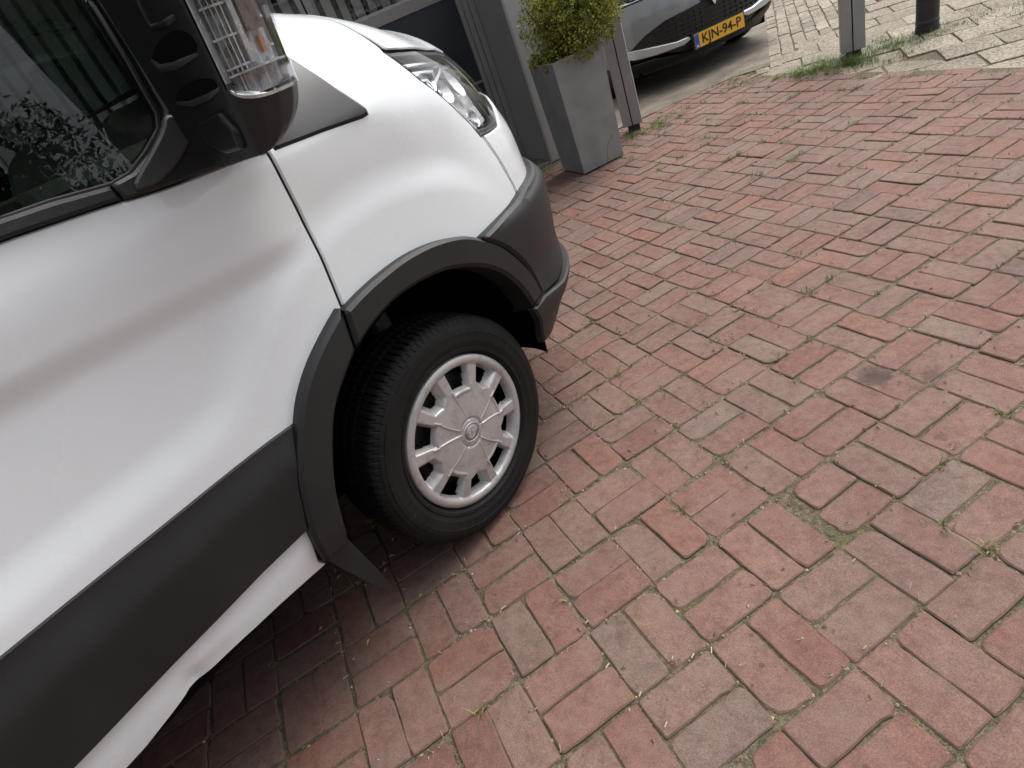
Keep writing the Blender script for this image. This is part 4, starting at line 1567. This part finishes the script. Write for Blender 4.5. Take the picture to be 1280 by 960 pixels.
gate_post(2.937, 3.465, R(-36), 'grey split steel post beside the planter')
gate_post(4.272, 2.545, R(-44), 'grey split steel post in the grass beside the black post')
bp = empty('bollard', (4.715, 2.31, 0))
tag(bp, 'weathered black round post with peeling paint on the pale paving', 'post')
v, f = loft([[(r_ * math.cos(a), r_ * math.sin(a), z) for a in np.linspace(0, 2 * math.pi, 25)[:-1]] for r_, z in ((.075, -.02), (.075, .02), (.070, .05), (.070, 1.0), (.060, 1.03), (.02, 1.045))])
obj('bollard_shaft', v, f, 'post_black', bp, True)
v, f = loft([[(r_ * math.cos(a), r_ * math.sin(a), z) for a in np.linspace(0, 2 * math.pi, 25)[:-1]] for r_, z in ((.0715, .055), (.0725, .06), (.0725, .075), (.0715, .08))])
obj('bollard_band', v, f, 'grey_plastic', bp, True)


# ================================================================== parked car
car = empty('parked_car', (4.335, 3.955, 0.004), R(-6.5))
tag(car, 'dark grey hatchback with a yellow number plate parked behind the posts', 'car')
CW, CL, CP = .875, .52, 2.5
u_ = np.linspace(0, np.pi / 2, 1500)
CX = CW * np.sin(u_) ** (2 / CP)
CY = CL * (1 - np.cos(u_) ** (2 / CP))
CS = np.r_[0, np.cumsum(np.hypot(np.diff(CX), np.diff(CY)))]


def cskin(s, t, off=0.0):
    s, t = np.asarray(s, float), np.asarray(t, float)
    a = np.abs(s)
    over = np.maximum(a - CS[-1], 0)
    x = np.interp(a, CS, CX)
    y = np.interp(a, CS, CY) + over
    low = np.minimum(t, .80)
    ins = .10 * sst(.30, .17, low) + .012 * sst(.55, .70, low) + .05 * sst(.62, .86, low)
    tau = np.maximum(t - .80, 0)
    fr = 1 - sst(.9, 1.5, a)
    ang = np.radians(25 + 52 * sst(0, .16, tau) * (0.35 + .65 * fr))
    ins = ins + np.sin(ang) * tau - off
    z = low + np.cos(ang) * tau
    dx, dy = -x, np.where(a > CS[-1], 0, 1.5 - y)
    d = np.hypot(dx, dy) + 1e-9
    return np.stack([np.sign(s + 1e-12) * (x + ins * dx / d), y + ins * dy / d, z], -1)


def cpanel(name, poly, mat, parent=car, off=0.0, res=.035, cw=.003, cdep=.003, depth=.02):
    return panel(name, poly, mat, parent, off, res, cw, cdep, depth, fn=cskin)


S1 = CS[-1]
grl = [(-.80, .425), (-.66, .50), (-.47, .555), (-.12, .575), (.12, .575), (.47, .555), (.66, .50), (.80, .425), (.62, .34), (.30, .235), (-.30, .235), (-.62, .34)]
front = cpanel('front_bumper', [(-S1, .30), (-S1, .755), (-.75, .765), (-.35, .775), (-.2, .70), (-.12, .58), (-.47, .56), (-.66, .505), (-.81, .425), (-.86, .38), (-.86, .30)], 'car_grey')
front2 = cpanel('front_bumper', [(S1, .30), (S1, .755), (.75, .765), (.35, .775), (.2, .70), (.12, .58), (.47, .56), (.66, .505), (.81, .425), (.86, .38), (.86, .30)], 'car_grey')
cg_ = cpanel('car_grille', grl, 'smooth_black', off=-.02)
for r_ in range(8):
    z = .26 + r_ * .036
    hwid = .30 + .05 * r_ if r_ < 6 else .62
    cpanel('grille_bar', [(-hwid, z), (hwid, z), (hwid, z + .010), (-hwid, z + .010)], 'black_plastic', cg_, -.008, .06, .002, .003, .012)
for k in range(-9, 10):
    if abs(k) < 2:
        continue
    x = k * .062
    cpanel('grille_rib', [(x - .005, .34), (x + .005, .34), (x + .005, .545), (x - .005, .545)], 'black_plastic', cg_, -.012, .06, .002, .002, .01)
for sg in (-1, 1):
    cpanel('blade_trim', [(sg * .90, .430), (sg * .80, .420), (sg * .62, .395), (sg * .40, .362), (sg * .29, .362), (sg * .27, .335), (sg * .34, .312), (sg * .60, .320), (sg * .80, .338), (sg * .92, .372)], 'blade_silver', car, .018, .03, .006, .008, .04)
cpanel('lower_lip', [(-S1, .295), (-.62, .29), (-.30, .23), (.30, .23), (.62, .29), (S1, .295), (S1, .17), (-S1, .17)], 'black_plastic', off=-.004, depth=.04)
cpanel('logo_mount', [(-.12, .578), (.12, .578), (.20, .70), (.30, .775), (-.30, .775), (-.20, .70)], 'smooth_black', off=-.004)
# diamond badge
dm = MB()
for ro, ri in ((1.0, .62),):
    o4 = [(0, 1.0), (.62, 0), (0, -1.0), (-.62, 0)]
    sc_b = .085
    cz = .605
    pts = [(a * sc_b, -.022, cz + b * sc_b) for a, b in o4] + [(a * sc_b * .62, -.022, cz + b * sc_b * .62) for a, b in o4]
    bk_ = [(x, .01, z) for x, y, z in pts]
    dm.add(pts + bk_, [(i, (i + 1) % 4, 4 + (i + 1) % 4, 4 + i) for i in range(4)] + [(8 + i, i, 4 + i, 12 + i) for i in range(0)] + [(i, 8 + i, 8 + (i + 1) % 4, (i + 1) % 4) for i in range(4)] + [(4 + i, 4 + (i + 1) % 4, 12 + (i + 1) % 4, 12 + i) for i in range(4)])
dm.build('car_badge', 'chrome', car)
hood_c = cpanel('car_hood', [(-.72, .80), (-.35, .795), (.35, .795), (.72, .80), (.95, 1.0), (1.05, 1.55), (.5, 1.62), (-.5, 1.62), (-1.05, 1.55), (-.95, 1.0)], 'car_grey', off=.003, res=.05)
for sg in (-1, 1):
    hlc = cpanel('car_headlight', [(sg * .40, .785), (sg * .76, .772), (sg * 1.10, .80), (sg * 1.12, .84), (sg * .75, .86), (sg * .42, .80)], 'smooth_black', off=-.01)
    cpanel('light_strip', [(sg * .42, .789), (sg * .76, .777), (sg * 1.08, .803), (sg * 1.08, .812), (sg * .76, .787), (sg * .42, .797)], 'chrome', hlc, -.002, .03, .002, .002, .01)
    cpanel('wing', [(sg * (S1 + .005), .30), (sg * (S1 + .005), .755), (sg * 1.12, .795), (sg * 1.2, .98), (sg * (S1 + .9), 1.05), (sg * (S1 + .9), .75), (sg * (S1 + .72), .70), (sg * (S1 + .62), .62), (sg * (S1 + .55), .62), (sg * (S1 + .25), .68), (sg * (S1 + .08), .55), (sg * (S1 + .03), .30)], 'car_grey', res=.05)
# rest of the body
rings = []
for y, hw, z0, zb in ((1.05, .86, .30, .98), (1.6, .875, .28, 1.0), (2.8, .88, .28, 1.02), (3.7, .86, .30, 1.03), (4.15, .80, .36, 1.02)):
    rings.append([(-hw, y, z0), (-hw - .015, y, (z0 + zb) / 2), (-hw + .03, y, zb), (-hw + .15, y, zb + .03), (hw - .15, y, zb + .03), (hw - .03, y, zb), (hw + .015, y, (z0 + zb) / 2), (hw, y, z0)])
v, f = loft(rings)
obj('car_body', v, f, 'car_grey', car, True)
rings = []
for y, hw, z in ((1.25, .70, 1.02), (2.0, .60, 1.46), (2.6, .60, 1.52), (3.5, .58, 1.47), (4.05, .62, 1.05)):
    rings.append([(-.72, y, 1.0), (-hw, y, z - .02), (-hw + .08, y, z), (hw - .08, y, z), (hw, y, z - .02), (.72, y, 1.0)])
v, f = loft(rings)
obj('car_cabin', v, f, 'smooth_black', car, True)
MB().box((-.70, .25, .15), (.70, 3.9, .30)).build('car_floor', 'void_black', car)
tp = [(.19, .17), (.22, .19), (.29, .19), (.315, .17), (.325, .14), (.325, .05), (.315, .01), (.28, -.005), (.23, -.005), (.20, .01)]
v, f = lathe_y(tp, 48)
me_ct = mesh_from('car_tyre', [(b, a, c) for a, b, c in v], [tuple(q) for q in f], True)
v, f = lathe_y([(.20, .01), (.17, .03), (.06, .02), (0, .02)], 48)
me_cr = mesh_from('car_wheel', [(b, a, c) for a, b, c in v], [tuple(q) for q in f], True)
for x, y, fl_ in ((-.83, .80, 0), (.83, .80, 1), (-.83, 3.4, 0), (.83, 3.4, 1)):
    wv_ = link('car_wheel', me_cr, 'steel_rim', car)
    wv_.location = (x, y, .325)
    wv_.rotation_euler = (0, 0, math.pi if fl_ else 0)
    link('car_tyre', me_ct, 'rubber', wv_)

# number plate with raised lettering
npl = empty('number_plate')
bpy.data.objects.remove(npl)
plate = MB().box((-.262, -.034, .245), (.262, -.028, .361)).build('number_plate', 'plate_yellow', car, False, .0015, 2)
MB().box((-.275, -.028, .232), (.275, -.006, .370)).build('plate_holder', 'plate_black', car, False, .004, 2)
MB().box((-.2605, -.0352, .2475), (-.218, -.0342, .3585)).build('plate_band', 'plate_blue', plate)


def text(name, body_, size, x, z, y, mat, parent, width=None, off=0.0):
    cu = bpy.data.curves.new(name, 'FONT')
    cu.body = body_
    cu.size = size
    cu.align_x = 'CENTER'
    cu.align_y = 'CENTER'
    cu.extrude = 0.0006
    cu.offset = off
    to = bpy.data.objects.new(name, cu)
    COL.objects.link(to)
    dg = bpy.context.evaluated_depsgraph_get()
    me = bpy.data.meshes.new_from_object(to.evaluated_get(dg))
    bpy.data.objects.remove(to)
    vv = np.array([v_.co for v_ in me.vertices])
    if width:
        cx = (vv[:, 0].max() + vv[:, 0].min()) / 2
        vv[:, 0] = (vv[:, 0] - cx) * width / (vv[:, 0].max() - vv[:, 0].min())
    for v_, c_ in zip(me.vertices, vv):
        v_.co = (x + c_[0], y - c_[2], z + c_[1])
    me.materials.clear()
    return link(name, me, mat, parent)


text('plate_text', 'KJN-94-P', .108, .022, .303, -.0355, 'plate_black', plate, .415, .0016)
text('plate_text', 'NL', .030, -.239, .262, -.0362, 'plate_white', plate, .028, .0006)


# ================================================================== the far side of the yard, behind the viewer: seen in glass and paint
def tree(x, y, h, rad, seed, label):
    o = empty('tree', (x, y, 0))
    tag(o, label, 'tree', 'trees across the yard')
    r = random.Random(seed)
    tb = MB()
    tb.tube([(0, 0, -.1), (.05, 0, h * .25), (-.03, .05, h * .5), (.05, 0, h * .75)], [.17, .14, .10, .04], 10)
    for k in range(9):
        a = r.uniform(0, 6.28)
        z = h * r.uniform(.3, .6)
        L = rad * r.uniform(.6, .9)
        tb.tube([(0, 0, z), (L * .5 * math.cos(a), L * .5 * math.sin(a), z + L * .35), (L * math.cos(a), L * math.sin(a), z + L * .5)], [.06, .04, .012], 6)
    tb.build('trunk', 'bark', o, True)
    foliage('crown', (0, 0, h * .66), (rad, rad, h * .36), 20000, .070, seed, 'tree_leaf', o, 90, .15)


tree(-4.2, -6.5, 6.5, 2.3, 21, 'leafy broad tree with a low crown across the yard')
tree(0.6, -8.2, 7.5, 2.6, 22, 'tall leafy tree before the pale house')
tree(5.0, -7.0, 6.0, 2.2, 23, 'leafy tree by the pale house gable')
hs_ = empty('pale_house', (0, -16.0, 0))
tag(hs_, 'pale rendered house with white framed windows across the yard', 'house')
MB().box((-9, -6, 0), (9, 0, 5.2)).build('wall', 'render_wall', hs_)
MB().add([(-9.3, .3, 5.2), (9.3, .3, 5.2), (9.3, -6.3, 5.2), (-9.3, -6.3, 5.2), (-9.3, -3, 8.0), (9.3, -3, 8.0)], [(0, 1, 5, 4), (2, 3, 4, 5), (1, 2, 5), (3, 0, 4), (3, 2, 1, 0)]).build('roof', 'roof_tile', hs_)
for zc in (1.0, 3.4):
    for xc in (-7, -4.2, -1.4, 1.4, 4.2, 7):
        wf_ = MB()
        for a, b in (((-.65, 0.002, 0), (-.57, .06, 1.3)), ((.57, .002, 0), (.65, .06, 1.3)), ((-.57, .002, 0), (.57, .06, .08)), ((-.57, .002, 1.22), (.57, .06, 1.3)), ((-.04, .002, .08), (.04, .06, 1.22))):
            wf_.box((xc + a[0], a[1], zc + a[2]), (xc + b[0], b[1], zc + b[2]))
        wo_ = wf_.build('window', 'plate_white', hs_)
        MB().box((xc - .568, .003, zc + .082), (xc + .568, .015, zc + 1.218)).build('pane', 'navy', wo_)


# ================================================================== weeds, litter and pebbles in the joints
def blades(name, spots_, mat, seed, label, cat, hmin, hmax, wide):
    r = np.random.default_rng(seed)
    V, F, A = [], [], []
    k = 0
    for x, y, n, spread, hk, tone in spots_:
        for _ in range(n):
            a, d = r.uniform(0, 6.28), abs(r.normal(0, spread))
            px, py = x + d * math.cos(a), y + d * math.sin(a)
            h_ = r.uniform(hmin, hmax) * hk
            la, lean = r.uniform(0, 6.28), r.uniform(.4, 2.2) * h_
            wv = r.uniform(.6, 1.3) * wide
            wx, wy = -math.sin(la) * wv, math.cos(la) * wv
            bx, by = math.cos(la) * lean, math.sin(la) * lean
            V += [(px - wx, py - wy, -.008), (px + wx, py + wy, -.008), (px + bx * .45 + wx * .8, py + by * .45 + wy * .8, h_ * .65), (px + bx * .45 - wx * .8, py + by * .45 - wy * .8, h_ * .65), (px + bx, py + by, h_ * .9)]
            F += [(k, k + 1, k + 2, k + 3), (k + 3, k + 2, k + 4)]
            A += [float(np.clip(r.normal(tone, .2), 0, 1))] * 5
            k += 5
    me = mesh_from(name, V, F, False)
    set_attr(me, A)
    o = link(name, me, mat)
    tag(o, label, cat, kind='stuff')
    return o


def joint_point(r, x0, x1, y0, y1):
    """a random point on the joints of the basket weave"""
    u, v_ = r.randrange(-28, 22), r.randrange(-20, 24)
    k = r.random()
    x, y = (u + (0 if r.random() < .5 else k)) * BU + .008 - .0056 * v_, -(v_ + k) * BV - .003
    if r.random() < .5:
        x, y = (u + k) * BU + .008 - .0056 * v_, -v_ * BV - .003
    else:
        x, y = u * BU + .008 - .0056 * v_, -(v_ + k) * BV - .003
    return (x, y) if x0 < x < x1 and y0 < y < y1 else joint_point(r, x0, x1, y0, y1)


rj = random.Random(11)
tufts = []
for _ in range(170):
    x, y = joint_point(rj, -.6, 3.9, -.8, 3.65)
    tufts.append((x, y, rj.randrange(6, 16), .014, rj.uniform(.5, 1.0), rj.uniform(.3, .75)))
for _ in range(75):
    x, y = joint_point(rj, 2.3, 3.95, 1.6, 3.65)
    tufts.append((x, y, rj.randrange(10, 26), .022, rj.uniform(.6, 1.2), rj.uniform(.15, .6)))
for _ in range(60):
    t_ = rj.random()
    tufts.append((3.95 + .30 * t_ + rj.gauss(0, .06), 2.75 - .25 * t_ + rj.gauss(0, .12), 30, .04, rj.uniform(1.0, 2.4), rj.uniform(.1, .5)))
for _ in range(80):
    tufts.append((4.45 + rj.gauss(0, .22), 2.33 + rj.gauss(0, .16), 20, .04, rj.uniform(.6, 1.4), rj.uniform(.2, .6)))
for _ in range(34):
    tufts.append((4.9 + rj.gauss(0, .25), 1.95 + rj.gauss(0, .2), 14, .04, rj.uniform(.5, 1.1), rj.uniform(.2, .7)))
for _ in range(26):
    tufts.append((3.05 + rj.gauss(0, .13), 3.30 + rj.gauss(0, .10), 22, .035, rj.uniform(.7, 1.5), rj.uniform(.15, .5)))
for _ in range(22):
    tufts.append((3.95 + rj.gauss(0, .12), 3.35 + rj.gauss(0, .12), 18, .03, rj.uniform(.6, 1.3), rj.uniform(.3, .8)))
for _ in range(16):
    tufts.append((2.10 + rj.gauss(0, .06), 3.62 + rj.gauss(0, .05), 14, .03, rj.uniform(.5, 1.1), rj.uniform(.4, .8)))
blades('grass', tufts, 'grass_blade', 5, 'small green weeds and grass growing in the paving joints', 'grass', .008, .036, .0016)

r = np.random.default_rng(9)
V, F, A = [], [], []
k = 0
for _ in range(9000):
    x, y = joint_point(rj, -.9, 3.9, -1.0, 3.68)
    x += rj.gauss(0, .006)
    y += rj.gauss(0, .006)
    s = abs(rj.gauss(.0028, .0020)) + .0008
    z = -.007 + rj.random() * .005
    h_ = s * rj.uniform(.4, 1)
    a = rj.random() * 3
    ca, sa = math.cos(a) * s, math.sin(a) * s * .6
    V += [(x + ca, y + sa, z), (x - sa, y + ca, z), (x - ca, y - sa, z), (x + sa, y - ca, z), (x, y, z + h_)]
    F += [(k, k + 1, k + 4), (k + 1, k + 2, k + 4), (k + 2, k + 3, k + 4), (k + 3, k, k + 4)]
    A += [rj.random()] * 5
    k += 5
for _ in range(2600):         # dry bits blown onto the bricks
    x, y = joint_point(rj, -.4, 3.9, -.6, 3.68)
    x += rj.gauss(0, .02)
    y += rj.gauss(0, .02)
    L, a, z = rj.uniform(.005, .018), rj.random() * 6.28, .0045
    dx, dy = math.cos(a) * L, math.sin(a) * L
    wx, wy = -math.sin(a) * .0012, math.cos(a) * .0012
    V += [(x - wx, y - wy, z - .004), (x + wx, y + wy, z - .004), (x + dx + wx, y + dy + wy, z), (x + dx - wx, y + dy - wy, z + .002), (x + dx * .5, y + dy * .5, z + .004)]
    F += [(k, k + 1, k + 2, k + 3), (k, k + 3, k + 4)]
    A += [.55 + .45 * rj.random()] * 5
    k += 5
me = mesh_from('joint_litter', V, F)
set_attr(me, A)
o = link('joint_litter', me, 'joint_litter')
tag(o, 'fine grit and dry plant bits lying in the brick joints', 'litter', kind='stuff')
